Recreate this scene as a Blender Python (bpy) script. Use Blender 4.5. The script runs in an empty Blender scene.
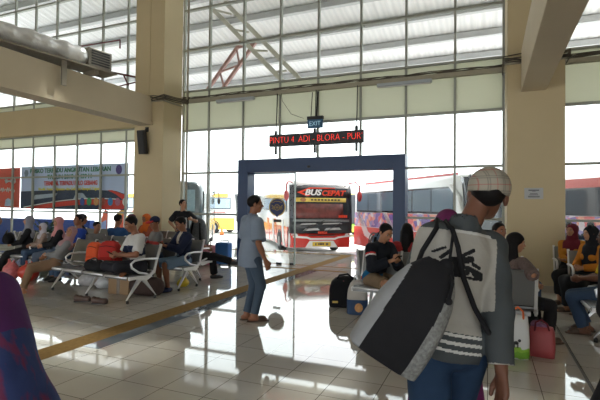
import bpy, bmesh, math, random
import numpy as np
from mathutils import Vector, Matrix
random.seed(7)
SC = bpy.context.scene
COL = SC.collection
PI = math.pi

# ------------------------------------------------------------------ materials
MATS = {}
def rgb(h):
    h = h.lstrip('#')
    c = [int(h[i:i+2], 16)/255 for i in (0, 2, 4)]
    return tuple(((x/12.92) if x <= .04045 else ((x+.055)/1.055)**2.4) for x in c) + (1,)

def mat(name, col, rough=.6, metal=0, var=.12, scale=8, bump=0, bscale=60, emit=0, spec=.5, coat=0):
    if name in MATS: return MATS[name]
    m = bpy.data.materials.new(name); m.use_nodes = True
    nt = m.node_tree; b = nt.nodes['Principled BSDF']
    c = rgb(col) if isinstance(col, str) else tuple(col)+(1,)
    b.inputs['Roughness'].default_value = rough
    b.inputs['Metallic'].default_value = metal
    b.inputs['Specular IOR Level'].default_value = spec
    b.inputs['Coat Weight'].default_value = coat
    tc = nt.nodes.new('ShaderNodeTexCoord')
    if var > 0:
        nz = nt.nodes.new('ShaderNodeTexNoise'); nz.inputs['Scale'].default_value = scale
        nz.inputs['Detail'].default_value = 4
        nt.links.new(tc.outputs['Object'], nz.inputs['Vector'])
        mx = nt.nodes.new('ShaderNodeMix'); mx.data_type = 'RGBA'
        mx.inputs[6].default_value = tuple(max(0, x*(1-var)) for x in c[:3])+(1,)
        mx.inputs[7].default_value = tuple(min(1, x*(1+var)) for x in c[:3])+(1,)
        nt.links.new(nz.outputs['Fac'], mx.inputs[0])
        nt.links.new(mx.outputs[2], b.inputs['Base Color'])
    else:
        b.inputs['Base Color'].default_value = c
    if bump > 0:
        n2 = nt.nodes.new('ShaderNodeTexNoise'); n2.inputs['Scale'].default_value = bscale
        nt.links.new(tc.outputs['Object'], n2.inputs['Vector'])
        bp = nt.nodes.new('ShaderNodeBump'); bp.inputs['Strength'].default_value = bump
        bp.inputs['Distance'].default_value = .01
        nt.links.new(n2.outputs['Fac'], bp.inputs['Height'])
        nt.links.new(bp.outputs['Normal'], b.inputs['Normal'])
    if emit > 0:
        b.inputs['Emission Color'].default_value = c
        b.inputs['Emission Strength'].default_value = emit
    MATS[name] = m
    return m

def cloth(name, col, **k):
    k.setdefault('rough', .85); k.setdefault('bump', .25); k.setdefault('bscale', 35); k.setdefault('spec', .2)
    return mat('cloth_'+name, col, **k)

def glass_mat(name, tint=(.97, 1, .99), refl=.05):
    if name in MATS: return MATS[name]
    m = bpy.data.materials.new(name); m.use_nodes = True
    nt = m.node_tree; nt.nodes.clear()
    out = nt.nodes.new('ShaderNodeOutputMaterial'); mx = nt.nodes.new('ShaderNodeMixShader')
    tr = nt.nodes.new('ShaderNodeBsdfTransparent'); tr.inputs[0].default_value = tint+(1,)
    gl = nt.nodes.new('ShaderNodeBsdfGlossy'); gl.inputs['Roughness'].default_value = .02
    lw = nt.nodes.new('ShaderNodeFresnel'); lw.inputs['IOR'].default_value = 1.3
    ge = nt.nodes.new('ShaderNodeNewGeometry')
    iv = nt.nodes.new('ShaderNodeMath'); iv.operation = 'SUBTRACT'; iv.inputs[0].default_value = 1
    nt.links.new(ge.outputs['Backfacing'], iv.inputs[1])
    mu = nt.nodes.new('ShaderNodeMath'); mu.operation = 'MULTIPLY'
    nt.links.new(lw.outputs[0], mu.inputs[0]); nt.links.new(iv.outputs[0], mu.inputs[1])
    nt.links.new(mu.outputs[0], mx.inputs[0])
    nt.links.new(tr.outputs[0], mx.inputs[1]); nt.links.new(gl.outputs[0], mx.inputs[2])
    nt.links.new(mx.outputs[0], out.inputs[0])
    MATS[name] = m
    return m

def floor_mat():
    m = bpy.data.materials.new('polished_floor_tile'); m.use_nodes = True
    nt = m.node_tree; b = nt.nodes['Principled BSDF']; L = nt.links.new
    tc = nt.nodes.new('ShaderNodeTexCoord'); sp = nt.nodes.new('ShaderNodeSeparateXYZ')
    L(tc.outputs['Object'], sp.inputs[0])
    def line(sock, off):
        a = nt.nodes.new('ShaderNodeMath'); a.operation = 'ADD'; a.inputs[1].default_value = off
        L(sock, a.inputs[0])
        d = nt.nodes.new('ShaderNodeMath'); d.operation = 'DIVIDE'; d.inputs[1].default_value = .4; L(a.outputs[0], d.inputs[0])
        f = nt.nodes.new('ShaderNodeMath'); f.operation = 'FRACT'; L(d.outputs[0], f.inputs[0])
        s = nt.nodes.new('ShaderNodeMath'); s.operation = 'SUBTRACT'; s.inputs[1].default_value = .5; L(f.outputs[0], s.inputs[0])
        ab = nt.nodes.new('ShaderNodeMath'); ab.operation = 'ABSOLUTE'; L(s.outputs[0], ab.inputs[0])
        g = nt.nodes.new('ShaderNodeMath'); g.operation = 'GREATER_THAN'; g.inputs[1].default_value = .4925; L(ab.outputs[0], g.inputs[0])
        fl = nt.nodes.new('ShaderNodeMath'); fl.operation = 'FLOOR'; L(d.outputs[0], fl.inputs[0])
        return g.outputs[0], fl.outputs[0]
    gx, ix = line(sp.outputs[0], 50*.4); gy, iy = line(sp.outputs[1], 50*.4-.08)
    mxm = nt.nodes.new('ShaderNodeMath'); mxm.operation = 'MAXIMUM'; L(gx, mxm.inputs[0]); L(gy, mxm.inputs[1])
    cb = nt.nodes.new('ShaderNodeCombineXYZ'); L(ix, cb.inputs[0]); L(iy, cb.inputs[1])
    wn = nt.nodes.new('ShaderNodeTexWhiteNoise'); L(cb.outputs[0], wn.inputs['Vector'])
    nz = nt.nodes.new('ShaderNodeTexNoise'); nz.inputs['Scale'].default_value = 3; nz.inputs['Detail'].default_value = 6
    L(tc.outputs['Object'], nz.inputs['Vector'])
    ad = nt.nodes.new('ShaderNodeMath'); ad.operation = 'MULTIPLY_ADD'; ad.inputs[1].default_value = .45
    L(wn.outputs['Value'], ad.inputs[0])
    ml = nt.nodes.new('ShaderNodeMath'); ml.operation = 'MULTIPLY'; ml.inputs[1].default_value = .55
    L(nz.outputs['Fac'], ml.inputs[0]); L(ml.outputs[0], ad.inputs[2])
    cr = nt.nodes.new('ShaderNodeMix'); cr.data_type = 'RGBA'
    cr.inputs[6].default_value = (.45, .42, .37, 1); cr.inputs[7].default_value = (.55, .515, .46, 1)
    L(ad.outputs[0], cr.inputs[0])
    mx = nt.nodes.new('ShaderNodeMix'); mx.data_type = 'RGBA'; mx.inputs[7].default_value = (.10, .09, .08, 1)
    L(cr.outputs[2], mx.inputs[6]); L(mxm.outputs[0], mx.inputs[0]); L(mx.outputs[2], b.inputs['Base Color'])
    b.inputs['Roughness'].default_value = .035
    b.inputs['Specular IOR Level'].default_value = .62
    # very slight waviness of hand-laid polished tile
    bp = nt.nodes.new('ShaderNodeBump'); bp.inputs['Strength'].default_value = .05; bp.inputs['Distance'].default_value = .01
    L(wn.outputs['Value'], bp.inputs['Height'])
    return m

# ------------------------------------------------------------------ mesh helpers
def link(name, me, m=None, parent=None):
    o = bpy.data.objects.new(name, me); COL.objects.link(o)
    if me is not None and m is not None:
        for x in (m if isinstance(m, (list, tuple)) else [m]): me.materials.append(x)
    if parent is not None: o.parent = parent
    return o

def tag(o, label=None, cat=None, group=None, kind=None):
    if label: o['label'] = label
    if cat: o['category'] = cat
    if group: o['group'] = group
    if kind: o['kind'] = kind
    return o

def thing(name, label, cat, loc=(0, 0, 0), rz=0, group=None):
    o = bpy.data.objects.new(name, None); COL.objects.link(o)
    o.empty_display_size = .1
    o.location = loc; o.rotation_euler = (0, 0, rz)
    return tag(o, label, cat, group)

class MB:
    def __init__(s): s.bm = bmesh.new(); s.mi = 0
    def _m(s, fs):
        for f in fs: f.material_index = s.mi
    def box(s, x0, x1, y0, y1, z0, z1, bev=0, M=None):
        vs = [s.bm.verts.new((x, y, z)) for x in (x0, x1) for y in (y0, y1) for z in (z0, z1)]
        if M is not None:
            for v in vs: v.co = M @ v.co
        idx = [(0, 1, 3, 2), (4, 6, 7, 5), (0, 4, 5, 1), (2, 3, 7, 6), (0, 2, 6, 4), (1, 5, 7, 3)]
        fs = [s.bm.faces.new([vs[i] for i in q]) for q in idx]
        s._m(fs)
        if bev > 0:
            es = list({e for f in fs for e in f.edges})
            r = bmesh.ops.bevel(s.bm, geom=es, offset=bev, segments=2, affect='EDGES', profile=.5)
            s._m(r['faces'])
        return s
    def bar(s, a, b, w, h, up=(0, 0, 1)):
        a, b = Vector(a), Vector(b); d = (b-a); L = d.length; d.normalize()
        u = Vector(up)
        if abs(d.dot(u)) > .98: u = Vector((1, 0, 0))
        x = d.cross(u).normalized(); u = x.cross(d)
        M = Matrix(((x.x, d.x, u.x, a.x), (x.y, d.y, u.y, a.y), (x.z, d.z, u.z, a.z), (0, 0, 0, 1)))
        return s.box(-w/2, w/2, 0, L, -h/2, h/2, 0, M)
    def tube(s, pts, r, n=8, closed=False, cap=True):
        pts = [Vector(p) for p in pts]; rs = r if isinstance(r, (list, tuple)) else [r]*len(pts)
        rings = []; N = len(pts); prev = None
        for i, p in enumerate(pts):
            t = (pts[(i+1) % N] if (closed or i < N-1) else p) - (pts[i-1] if (closed or i > 0) else p)
            t.normalize()
            if prev is None:
                u = Vector((0, 0, 1)) if abs(t.z) < .9 else Vector((1, 0, 0))
            else: u = prev
            x = t.cross(u)
            if x.length < 1e-5: x = t.cross(Vector((1, .3, .2)))
            x.normalize(); u = x.cross(t).normalized(); prev = u
            rings.append([s.bm.verts.new(p + (x*math.cos(2*PI*k/n) + u*math.sin(2*PI*k/n))*rs[i]) for k in range(n)])
        fs = []
        for i in range(N if closed else N-1):
            A, B = rings[i], rings[(i+1) % N]
            for k in range(n): fs.append(s.bm.faces.new((A[k], A[(k+1) % n], B[(k+1) % n], B[k])))
        if cap and not closed:
            fs.append(s.bm.faces.new(rings[0][::-1])); fs.append(s.bm.faces.new(rings[-1]))
        for f in fs: f.smooth = True
        s._m(fs); return s
    def lathe(s, prof, c=(0, 0, 0), n=20, M=None):
        rings = []
        for r, z in prof:
            rings.append([s.bm.verts.new((c[0]+r*math.cos(2*PI*k/n), c[1]+r*math.sin(2*PI*k/n), c[2]+z)) for k in range(n)])
        fs = []
        for A, B in zip(rings, rings[1:]):
            for k in range(n): fs.append(s.bm.faces.new((A[k], A[(k+1) % n], B[(k+1) % n], B[k])))
        fs.append(s.bm.faces.new(rings[0][::-1])); fs.append(s.bm.faces.new(rings[-1]))
        for f in fs: f.smooth = True
        if M is not None:
            for R in rings:
                for v in R: v.co = M @ v.co
        s._m(fs); return s
    def loft(s, secs, cap=True, smooth=True):
        rings = [[s.bm.verts.new(p) for p in sec] for sec in secs]; n = len(rings[0]); fs = []
        for A, B in zip(rings, rings[1:]):
            for k in range(n): fs.append(s.bm.faces.new((A[k], A[(k+1) % n], B[(k+1) % n], B[k])))
        if cap: fs.append(s.bm.faces.new(rings[0][::-1])); fs.append(s.bm.faces.new(rings[-1]))
        for f in fs: f.smooth = smooth
        s._m(fs); return s
    def prism(s, poly, axis, a, b):
        # poly: 2D points in the plane perpendicular to axis; extruded from a to b
        def P(p, t):
            if axis == 'y': return (p[0], t, p[1])
            if axis == 'x': return (t, p[0], p[1])
            return (p[0], p[1], t)
        A = [s.bm.verts.new(P(p, a)) for p in poly]; B = [s.bm.verts.new(P(p, b)) for p in poly]; n = len(poly)
        fs = [s.bm.faces.new((A[k], A[(k+1) % n], B[(k+1) % n], B[k])) for k in range(n)]
        fs.append(s.bm.faces.new(A[::-1])); fs.append(s.bm.faces.new(B))
        s._m(fs); return s
    def ball(s, c, r, sc=(1, 1, 1), n=12):
        prof = [(max(.001, r*math.sin(PI*i/(n//2+1))), -r*math.cos(PI*i/(n//2+1))) for i in range(0, n//2+2)]
        M = Matrix.Translation(c) @ Matrix.Diagonal((sc[0], sc[1], sc[2], 1))
        return s.lathe(prof, (0, 0, 0), n, M)
    def build(s, name, m, parent=None, smooth_angle=None):
        bmesh.ops.recalc_face_normals(s.bm, faces=s.bm.faces)
        me = bpy.data.meshes.new(name); s.bm.to_mesh(me); s.bm.free()
        return link(name, me, m, parent)

def text(name, s, size, m, parent=None, loc=(0, 0, 0), rot=(PI/2, 0, 0), ext=.004, width=None, align='CENTER', shear=0, bold=0):
    cu = bpy.data.curves.new('tmp', 'FONT'); cu.body = s; cu.size = size; cu.extrude = ext
    cu.align_x = align; cu.align_y = 'CENTER'; cu.shear = shear; cu.offset = bold
    cu.resolution_u = 3
    t = bpy.data.objects.new('tmp', cu); COL.objects.link(t)
    dg = bpy.context.evaluated_depsgraph_get()
    me = bpy.data.meshes.new_from_object(t.evaluated_get(dg))
    bpy.data.objects.remove(t); bpy.data.curves.remove(cu)
    me.materials.clear()
    if width:
        xs = [v.co.x for v in me.vertices]; w = max(xs)-min(xs)
        for v in me.vertices: v.co.x *= width/w
    o = link(name, me, m, parent); o.location = loc; o.rotation_euler = rot
    return o

# ------------------------------------------------------------------ implicit surfaces (bodies, clothes, bags)
def V3(*a): return np.array(a, float)
def cap(a, b, ra, rb, k=None, flat=None, cut=None): return dict(t='c', a=np.array(a, float), b=np.array(b, float), ra=ra, rb=rb, k=k, flat=flat, cut=cut)
def ell(c, r, R=None, k=None, cut=None): return dict(t='e', c=np.array(c, float), r=np.array(r, float), R=np.eye(3) if R is None else R, k=k, cut=cut)

def _bb(p, pad):
    if p['t'] == 'c':
        m = max(p['ra'], p['rb'])+pad
        return np.minimum(p['a'], p['b'])-m, np.maximum(p['a'], p['b'])+m
    e = np.sqrt(((p['R']*p['r'])**2).sum(1))+pad
    return p['c']-e, p['c']+e

def _ev(p, X, Y, Z):
    if p['t'] == 'c':
        a, b = p['a'], p['b']; ab = b-a; L2 = max(ab@ab, 1e-9)
        px, py, pz = X-a[0], Y-a[1], Z-a[2]
        t = np.clip((px*ab[0]+py*ab[1]+pz*ab[2])/L2, 0, 1)
        qx, qy, qz = px-t*ab[0], py-t*ab[1], pz-t*ab[2]
        r = p['ra']+(p['rb']-p['ra'])*t
        sc = 1
        if p['flat'] is not None:
            w, f = p['flat']; qw = (qx*w[0]+qy*w[1]+qz*w[2])*(1/f-1)
            qx, qy, qz = qx+w[0]*qw, qy+w[1]*qw, qz+w[2]*qw; sc = .5*(1+f)
        d = (np.sqrt(qx*qx+qy*qy+qz*qz)-r)*sc
    else:
        c, r, R = p['c'], p['r'], p['R']
        px, py, pz = X-c[0], Y-c[1], Z-c[2]
        l = [R[0, i]*px+R[1, i]*py+R[2, i]*pz for i in range(3)]
        k0 = np.sqrt(sum((l[i]/r[i])**2 for i in range(3))); k1 = np.sqrt(sum((l[i]/r[i]**2)**2 for i in range(3)))
        d = k0*(k0-1)/np.maximum(k1, 1e-6)
    if p['cut']:
        for q, n in p['cut']:
            d = np.maximum(d, (X-q[0])*n[0]+(Y-q[1])*n[1]+(Z-q[2])*n[2])
    return d

def sdf(prims, vox, k=.02, subs=(), cuts=(), wrinkle=0, seed=0, infl=0):
    pad = k+3*vox+abs(wrinkle)+abs(infl)
    lo = np.min([_bb(p, pad)[0] for p in prims], 0); hi = np.max([_bb(p, pad)[1] for p in prims], 0)
    n = np.ceil((hi-lo)/vox).astype(int)+1
    ax = [lo[i]+vox*np.arange(n[i]) for i in range(3)]
    D = np.full(n, .5, np.float32)
    def sl(p):
        a, b = _bb(p, pad)
        i0 = np.clip(((a-lo)/vox).astype(int), 0, n); i1 = np.clip(np.ceil((b-lo)/vox).astype(int)+1, 0, n)
        return i0, i1
    def grid(i0, i1): return ax[0][i0[0]:i1[0], None, None], ax[1][None, i0[1]:i1[1], None], ax[2][None, None, i0[2]:i1[2]]
    for p in prims:
        i0, i1 = sl(p)
        if np.any(i1 <= i0): continue
        S = tuple(slice(i0[i], i1[i]) for i in range(3))
        d = _ev(p, *grid(i0, i1))-infl; kk = p['k'] if p['k'] is not None else k
        A = D[S]
        if kk > 0:
            h = np.clip(.5+.5*(A-d)/kk, 0, 1); D[S] = A*(1-h)+d*h-kk*h*(1-h)
        else: D[S] = np.minimum(A, d)
    G = grid([0, 0, 0], n)
    if wrinkle:
        r = np.random.RandomState(seed); W = 0
        for _ in range(5):
            f = r.uniform(14, 42, 3)*r.choice([-1, 1], 3); f[2] *= .7
            W = W+np.sin(G[0]*f[0]+G[1]*f[1]+G[2]*f[2]+r.uniform(0, 6))
        D += (wrinkle*W/3).astype(np.float32)
    for p in subs:
        i0, i1 = sl(p)
        if np.any(i1 <= i0): continue
        S = tuple(slice(i0[i], i1[i]) for i in range(3))
        D[S] = np.maximum(D[S], -_ev(p, *grid(i0, i1)))
    for q, nn in cuts:
        D = np.maximum(D, (G[0]-q[0])*nn[0]+(G[1]-q[1])*nn[1]+(G[2]-q[2])*nn[2])
    return nets(D, lo, vox)

def nets(D, lo, vox):
    I = D < 0
    s = I.astype(np.int8)
    c = s[:-1, :-1, :-1]+s[1:, :-1, :-1]+s[:-1, 1:, :-1]+s[1:, 1:, :-1]+s[:-1, :-1, 1:]+s[1:, :-1, 1:]+s[:-1, 1:, 1:]+s[1:, 1:, 1:]
    act = np.argwhere((c > 0) & (c < 8))
    idx = np.full(c.shape, -1, np.int32); idx[act[:, 0], act[:, 1], act[:, 2]] = np.arange(len(act))
    cor = np.array([(i, j, k) for i in (0, 1) for j in (0, 1) for k in (0, 1)])
    V = np.stack([D[act[:, 0]+o[0], act[:, 1]+o[1], act[:, 2]+o[2]] for o in cor], 1)
    P = np.zeros((len(act), 3)); cnt = np.zeros(len(act))
    for a in range(8):
        for b in range(a+1, 8):
            if np.abs(cor[a]-cor[b]).sum() != 1: continue
            va, vb = V[:, a], V[:, b]; m = (va < 0) != (vb < 0)
            t = np.where(m, va/np.where(m, va-vb, 1), 0)
            P += m[:, None]*(cor[a]+(cor[b]-cor[a])*t[:, None]); cnt += m
    P = (act+P/cnt[:, None])*vox+lo
    Q = []
    for d in range(3):
        e, f = (d+1) % 3, (d+2) % 3
        s0 = [slice(None)]*3; s1 = [slice(None)]*3; s0[d] = slice(0, -1); s1[d] = slice(1, None)
        ed = np.argwhere(I[tuple(s0)] != I[tuple(s1)])
        ed = ed[(ed[:, e] > 0) & (ed[:, f] > 0) & (ed[:, e] < D.shape[e]-1) & (ed[:, f] < D.shape[f]-1)]
        if not len(ed): continue
        ins = I[ed[:, 0], ed[:, 1], ed[:, 2]]
        def g(de, df):
            q = ed.copy(); q[:, e] -= de; q[:, f] -= df
            return idx[q[:, 0], q[:, 1], q[:, 2]]
        quad = np.stack([g(1, 1), g(0, 1), g(0, 0), g(1, 0)], 1)
        quad[~ins] = quad[~ins][:, ::-1]
        Q.append(quad)
    return P, np.concatenate(Q)

def npmesh(name, P, Q, mats, parent=None, paint=None):
    me = bpy.data.meshes.new(name)
    me.vertices.add(len(P)); me.vertices.foreach_set('co', P.astype(np.float32).ravel())
    me.loops.add(len(Q)*4); me.loops.foreach_set('vertex_index', Q.astype(np.int32).ravel())
    me.polygons.add(len(Q)); me.polygons.foreach_set('loop_start', np.arange(0, len(Q)*4, 4, dtype=np.int32))
    me.polygons.foreach_set('loop_total', np.full(len(Q), 4, np.int32))
    me.polygons.foreach_set('use_smooth', np.ones(len(Q), bool))
    for x in (mats if isinstance(mats, (list, tuple)) else [mats]): me.materials.append(x)
    if paint is not None:
        me.polygons.foreach_set('material_index', paint(P[Q].mean(1)).astype(np.int32))
    me.update(calc_edges=True); me.validate()
    o = bpy.data.objects.new(name, me); COL.objects.link(o)
    if parent is not None: o.parent = parent
    return o

def smesh(name, prims, mats, parent=None, vox=.012, paint=None, **k):
    P, Q = sdf(prims, vox, **k)
    return npmesh(name, P, Q, mats, parent, paint)
# ------------------------------------------------------------------ people
def nrm(v): return v/max(np.linalg.norm(v), 1e-9)
def rotx(d): a = math.radians(d); c, s = math.cos(a), math.sin(a); return np.array([[1, 0, 0], [0, c, -s], [0, s, c]])
def roty(d): a = math.radians(d); c, s = math.cos(a), math.sin(a); return np.array([[c, 0, s], [0, 1, 0], [-s, 0, c]])
def rotz(d): a = math.radians(d); c, s = math.cos(a), math.sin(a); return np.array([[c, -s, 0], [s, c, 0], [0, 0, 1]])
def ik(a, c, l1, l2, pole):
    d = c-a; L = np.linalg.norm(d); u = d/max(L, 1e-6)
    if L > (l1+l2)*.998: L = (l1+l2)*.998; c = a+u*L
    x = (l1*l1-l2*l2+L*L)/(2*L); h = math.sqrt(max(l1*l1-x*x, 0))
    p = np.array(pole, float); p = nrm(p-u*(p@u))
    return a+u*x+p*h, c

SKIN = mat('skin', '#8a5a40', rough=.55, var=.08, scale=12)
SKIN_L = mat('skin_light', '#a8785a', rough=.55, var=.08, scale=12)
SKIN_D = mat('skin_dark', '#6a4432', rough=.55, var=.08, scale=12)
HAIR = mat('hair_black', (.006, .005, .005), rough=.6, var=.3, scale=40, spec=.15)
EYEW = mat('eye_white', (.30, .26, .23), rough=.5, var=0)
EYEB = mat('eye_dark', '#15100c', rough=.2, var=0)
LIP = mat('lip', '#7a4038', rough=.5, var=.05)

def person(label, xy, face, h=1.65, pose='stand', z0=0, lean=None, side=0, twist=0, head=(0, 0, 0),
           lf=None, rf=None, ltoe=8, rtoe=-8, lh=None, rh=None, lpole=None, rpole=None, pz=None, knee=None,
           skin=None, hair='short', top=None, bottom=None, shoes=None, sandals=None, hijab=None, hijab_len=.22,
           fem=False, vox=.013, face_parts=True, group=None, cat='person', seat=.42, wide=1.0, extra=None, hands=1.0, neck_off=(0, 0), hip_yaw=0, lknee=None, rknee=None, seed=1):
    s = h/1.70; skin = skin or SKIN
    sit = pose == 'sit'
    if pz is None: pz = (seat+.10)/s if sit else .915
    if lean is None: lean = -4 if sit else 3
    P = V3(0, 0, pz)
    T = rotz(twist)@roty(side)@rotx(-lean)
    Tm = lambda x, y, z: P+T@V3(x, y, z)
    hipL, hipR = P+V3(-.088, .01, -.03), P+V3(.088, .01, -.03)
    shL, shR = Tm(-.168*wide, 0, .435), Tm(.168*wide, 0, .435)
    N0, N1 = Tm(0, -.005, .46), Tm(neck_off[0], .005+neck_off[1], .575)
    Hm = rotz(twist+head[0])@roty(head[2])@rotx(head[1])   # pitch: positive looks up
    HC = N1+T@V3(neck_off[0]*.7, 0, 0)+Hm@V3(0, .022, .10)
    if lf is None: lf = (-.10, .43, .075) if sit else (-.10, .0, .075)
    if rf is None: rf = (.10, .43, .075) if sit else (.10, .0, .075)
    if lh is None: lh = (-.07, .30, pz+.13) if sit else (-.27, .03, .83)
    if rh is None: rh = (.07, .30, pz+.13) if sit else (.27, .03, .83)
    lf, rf, lh, rh = [np.array(v, float) for v in (lf, rf, lh, rh)]
    kL, lf = ik(hipL, lf, .425, .41, lknee or ((-.15, 1, .4) if sit else (-.05, 1, 0)))
    kR, rf = ik(hipR, rf, .425, .41, rknee or ((.15, 1, .4) if sit else (.05, 1, 0)))
    eL, lh = ik(shL, lh, .285, .25, lpole or (-.7, -.6, -.4))
    eR, rh = ik(shR, rh, .285, .25, rpole or (.7, -.6, -.4))
    fwd, up, rt = T@V3(0, 1, 0), T@V3(0, 0, 1), T@V3(1, 0, 0)
    S = lambda v: np.array(v)*s
    # ---------- primitives
    def torso(i=0):
        return [ell(S(Tm(0, -.005, .0)), S(V3(.165*wide, .118, .125)+i), T), ell(S(Tm(0, 0, .17)), S(V3(.138*wide, .098, .16)+i), T),
                ell(S(Tm(0, .002, .33)), S(V3(.162*wide, .112, .155)+i), T),
                cap(S(Tm(-.135*wide, -.005, .43)), S(Tm(.135*wide, -.005, .43)), (.056+i)*s, (.056+i)*s),
                cap(S(Tm(0, -.01, .40)), S(Tm(0, 0, .50)), (.085+i)*s, (.052+i)*s)] + \
               ([ell(S(Tm(sx*.07, .085, .30)), S(V3(.06, .055, .06)+i), T) for sx in (-1, 1)] if fem else [])
    def arm(sh, e, w, i=0, frac=1.0, flare=0):
        u = nrm(w-e); out = []
        if frac <= .55:
            q = sh+(e-sh)*frac/.5; n = nrm(e-sh)
            out.append(cap(S(sh), S(q+n*.05), (.055+i)*s, (.052+i+flare)*s, cut=[(S(q), n)]))
        else:
            out.append(cap(S(sh), S(e), (.054+i)*s, (.042+i+flare*.4)*s))
            f = (frac-.5)/.5; q = e+(w-e)*f
            out.append(cap(S(e), S(q+u*.04), (.042+i+flare*.4)*s, (.031+i+flare)*s, cut=[(S(q), u)]))
        return out
    def armskin(sh, e, w):
        return [cap(S(sh), S(e), .05*s, .038*s), cap(S(e), S(w), .039*s, .026*s), ell(S(e+(w-e)*.3), S(V3(.041, .041, .08)), frame(w-e))]
    def frame(d):
        d = nrm(d); a = V3(0, 1, 0) if abs(d[1]) < .8 else V3(1, 0, 0); x = nrm(np.cross(a, d)); return np.stack([x, np.cross(d, x), d], 1)
    def hand(e, w, right):
        d = nrm(w-e); a = V3(0, 1, 0) if abs(d[1]) < .75 else V3(0, 0, 1)
        t = nrm(a-d*(a@d)); n = np.cross(t, d) if right else np.cross(d, t)
        o = [cap(S(w+d*.01), S(w+d*.078), .036*s, .041*s, flat=(n, .48), k=.012)]
        for j, (off, ln) in enumerate(((.030, .92), (.010, 1.0), (-.010, .95), (-.029, .78))):
            b = w+d*.085+t*off
            m1 = b+(d*.9+n*.35)*.042*ln; m2 = m1+(d*.65+n*.75)*.03*ln; m3 = m2+(d*.3+n*.95)*.022*ln
            o += [cap(S(b-d*.02), S(m1), .0105*s, .0095*s, k=.004), cap(S(m1), S(m2), .0095*s, .0085*s, k=.004), cap(S(m2), S(m3), .0085*s, .0075*s, k=.004)]
        b = w+d*.025+t*.028
        m1 = b+(t*.6+d*.75+n*.25)*.045; m2 = m1+(d*.95+n*.3)*.035
        o += [cap(S(b), S(m1), .014*s, .0115*s, k=.01), cap(S(m1), S(m2), .0115*s, .009*s, k=.006)]
        return o
    def leg(hp, kn, an, i=0):
        return [cap(S(hp), S(kn), (.086+i)*s, (.055+i)*s), cap(S(kn), S(an), (.054+i)*s, (.036+i)*s),
                ell(S(kn+(an-kn)*.3-nrm(np.cross(np.cross(an-kn, V3(1, 0, 0)), an-kn))*-.0), S(V3(.055, .055, .12)+i), frame(an-kn))]
    def foot(kn, an, toe, i=0):
        tz = rotz(toe); f = tz@V3(0, 1, 0)
        shin = nrm(an-kn)
        pitch = 0
        b = an+V3(0, 0, -.035)
        return [cap(S(b-f*.045), S(b+f*.10), (.036+i)*s, (.034+i)*s, flat=(V3(0, 0, 1), .85)), cap(S(b+f*.09+V3(0, 0, -.008)), S(b+f*.155+V3(0, 0, -.012)), (.038+i)*s, (.032+i)*s, flat=(V3(0, 0, 1), .6)),
                cap(S(an+V3(0, 0, .02)), S(b+f*.03), (.035+i)*s, (.034+i)*s)]
    Hp = lambda x, y, z: S(HC+Hm@V3(x, y, z))
    # ---------- body: one continuous surface
    bp = torso()+[cap(S(N0), S(N1+Hm@V3(0, .01, .05)), .054*s, .05*s)]
    for sh, e, w, r in ((shL, eL, lh, False), (shR, eR, rh, True)): bp += armskin(sh, e, w)+hand(e, w, r)
    bp += leg(hipL, kL, lf)+leg(hipR, kR, rf)+foot(kL, lf, ltoe)+foot(kR, rf, rtoe)
    hp = [ell(Hp(0, -.012, .032), S(V3(.075, .094, .084)), Hm), ell(Hp(0, .028, -.03), S(V3(.06, .066, .082)), Hm), cap(Hp(-.018, .055, -.088), Hp(.018, .055, -.088), .024*s, .024*s),
          cap(Hp(0, .088, .008), Hp(0, .106, -.026), .009*s, .014*s, k=.01), cap(Hp(-.04, .072, .026), Hp(.04, .072, .026), .014*s, .014*s, k=.015),
          ell(Hp(0, .086, -.058), S(V3(.024, .012, .011)), Hm, k=.008)]
    for sx in (-1, 1):
        hp += [ell(Hp(sx*.079, -.008, -.008), S(V3(.011, .022, .034)), Hm@rotz(sx*-20), k=.006), ell(Hp(sx*.042, .062, -.022), S(V3(.022, .02, .02)), Hm)]
    subs = [ell(Hp(sx*.031, .098, .004), S(V3(.02, .018, .012)), Hm) for sx in (-1, 1)]
    body = smesh('person', bp+hp, skin, None, vox, k=.022*s, subs=subs)
    tag(body, label, cat, group)
    body.location = (xy[0], xy[1], z0); body.rotation_euler = (0, 0, math.radians(face-90))
    # ---------- face pieces
    if face_parts:
        for sx in (-1, 1):
            ey = MB().ball(Hp(sx*.031, .079, .004), .0118*s, n=8).build('eye', EYEW, body)
            MB().ball(Hp(sx*.031, .0855, .004), .0075*s, n=8).build('iris', EYEB, ey)
            MB().tube([Hp(sx*.015, .09, .024), Hp(sx*.032, .089, .030), Hp(sx*.05, .078, .024)], .0035*s, 5).build('eyebrow', HAIR, body)
        MB().ball(Hp(0, .094, -.058), .02*s, (1, .28, .3), 8).build('mouth', LIP, body)
    # ---------- hair / hijab
    def H(name, prims, m, **k): return smesh(name, prims, m, body, k.pop('vox', max(.009, vox*.85)), **k)
    n_front = Hm@V3(0, .86, -.50)
    if hijab is None and hair in ('short', 'cap', 'bald_cap'):
        pr = [ell(Hp(0, -.014, .034), S(V3(.083, .102, .094)), Hm)]
        cuts = [(Hp(0, .052, .055), n_front), (Hp(0, -.05, -.045), Hm@V3(0, .35, -.95))]
        H('hair', pr, HAIR, cuts=cuts, wrinkle=.004*s, seed=seed)
    if hijab is None and hair == 'long':
        pr = [ell(Hp(0, -.016, .03), S(V3(.088, .108, .098)), Hm), cap(Hp(0, -.05, -.02), S(Tm(0, -.12, .24)), .085*s, .06*s, flat=(T@V3(0, 1, 0), .55)),
              cap(Hp(-.07, -.02, -.02), S(Tm(-.10, -.03, .33)), .035*s, .03*s), cap(Hp(.07, -.02, -.02), S(Tm(.10, -.03, .33)), .035*s, .03*s)]
        H('hair', pr, HAIR, subs=[ell(Hp(0, .115, -.03), S(V3(.058, .09, .085)), Hm)], wrinkle=.004*s, seed=seed)
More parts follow.
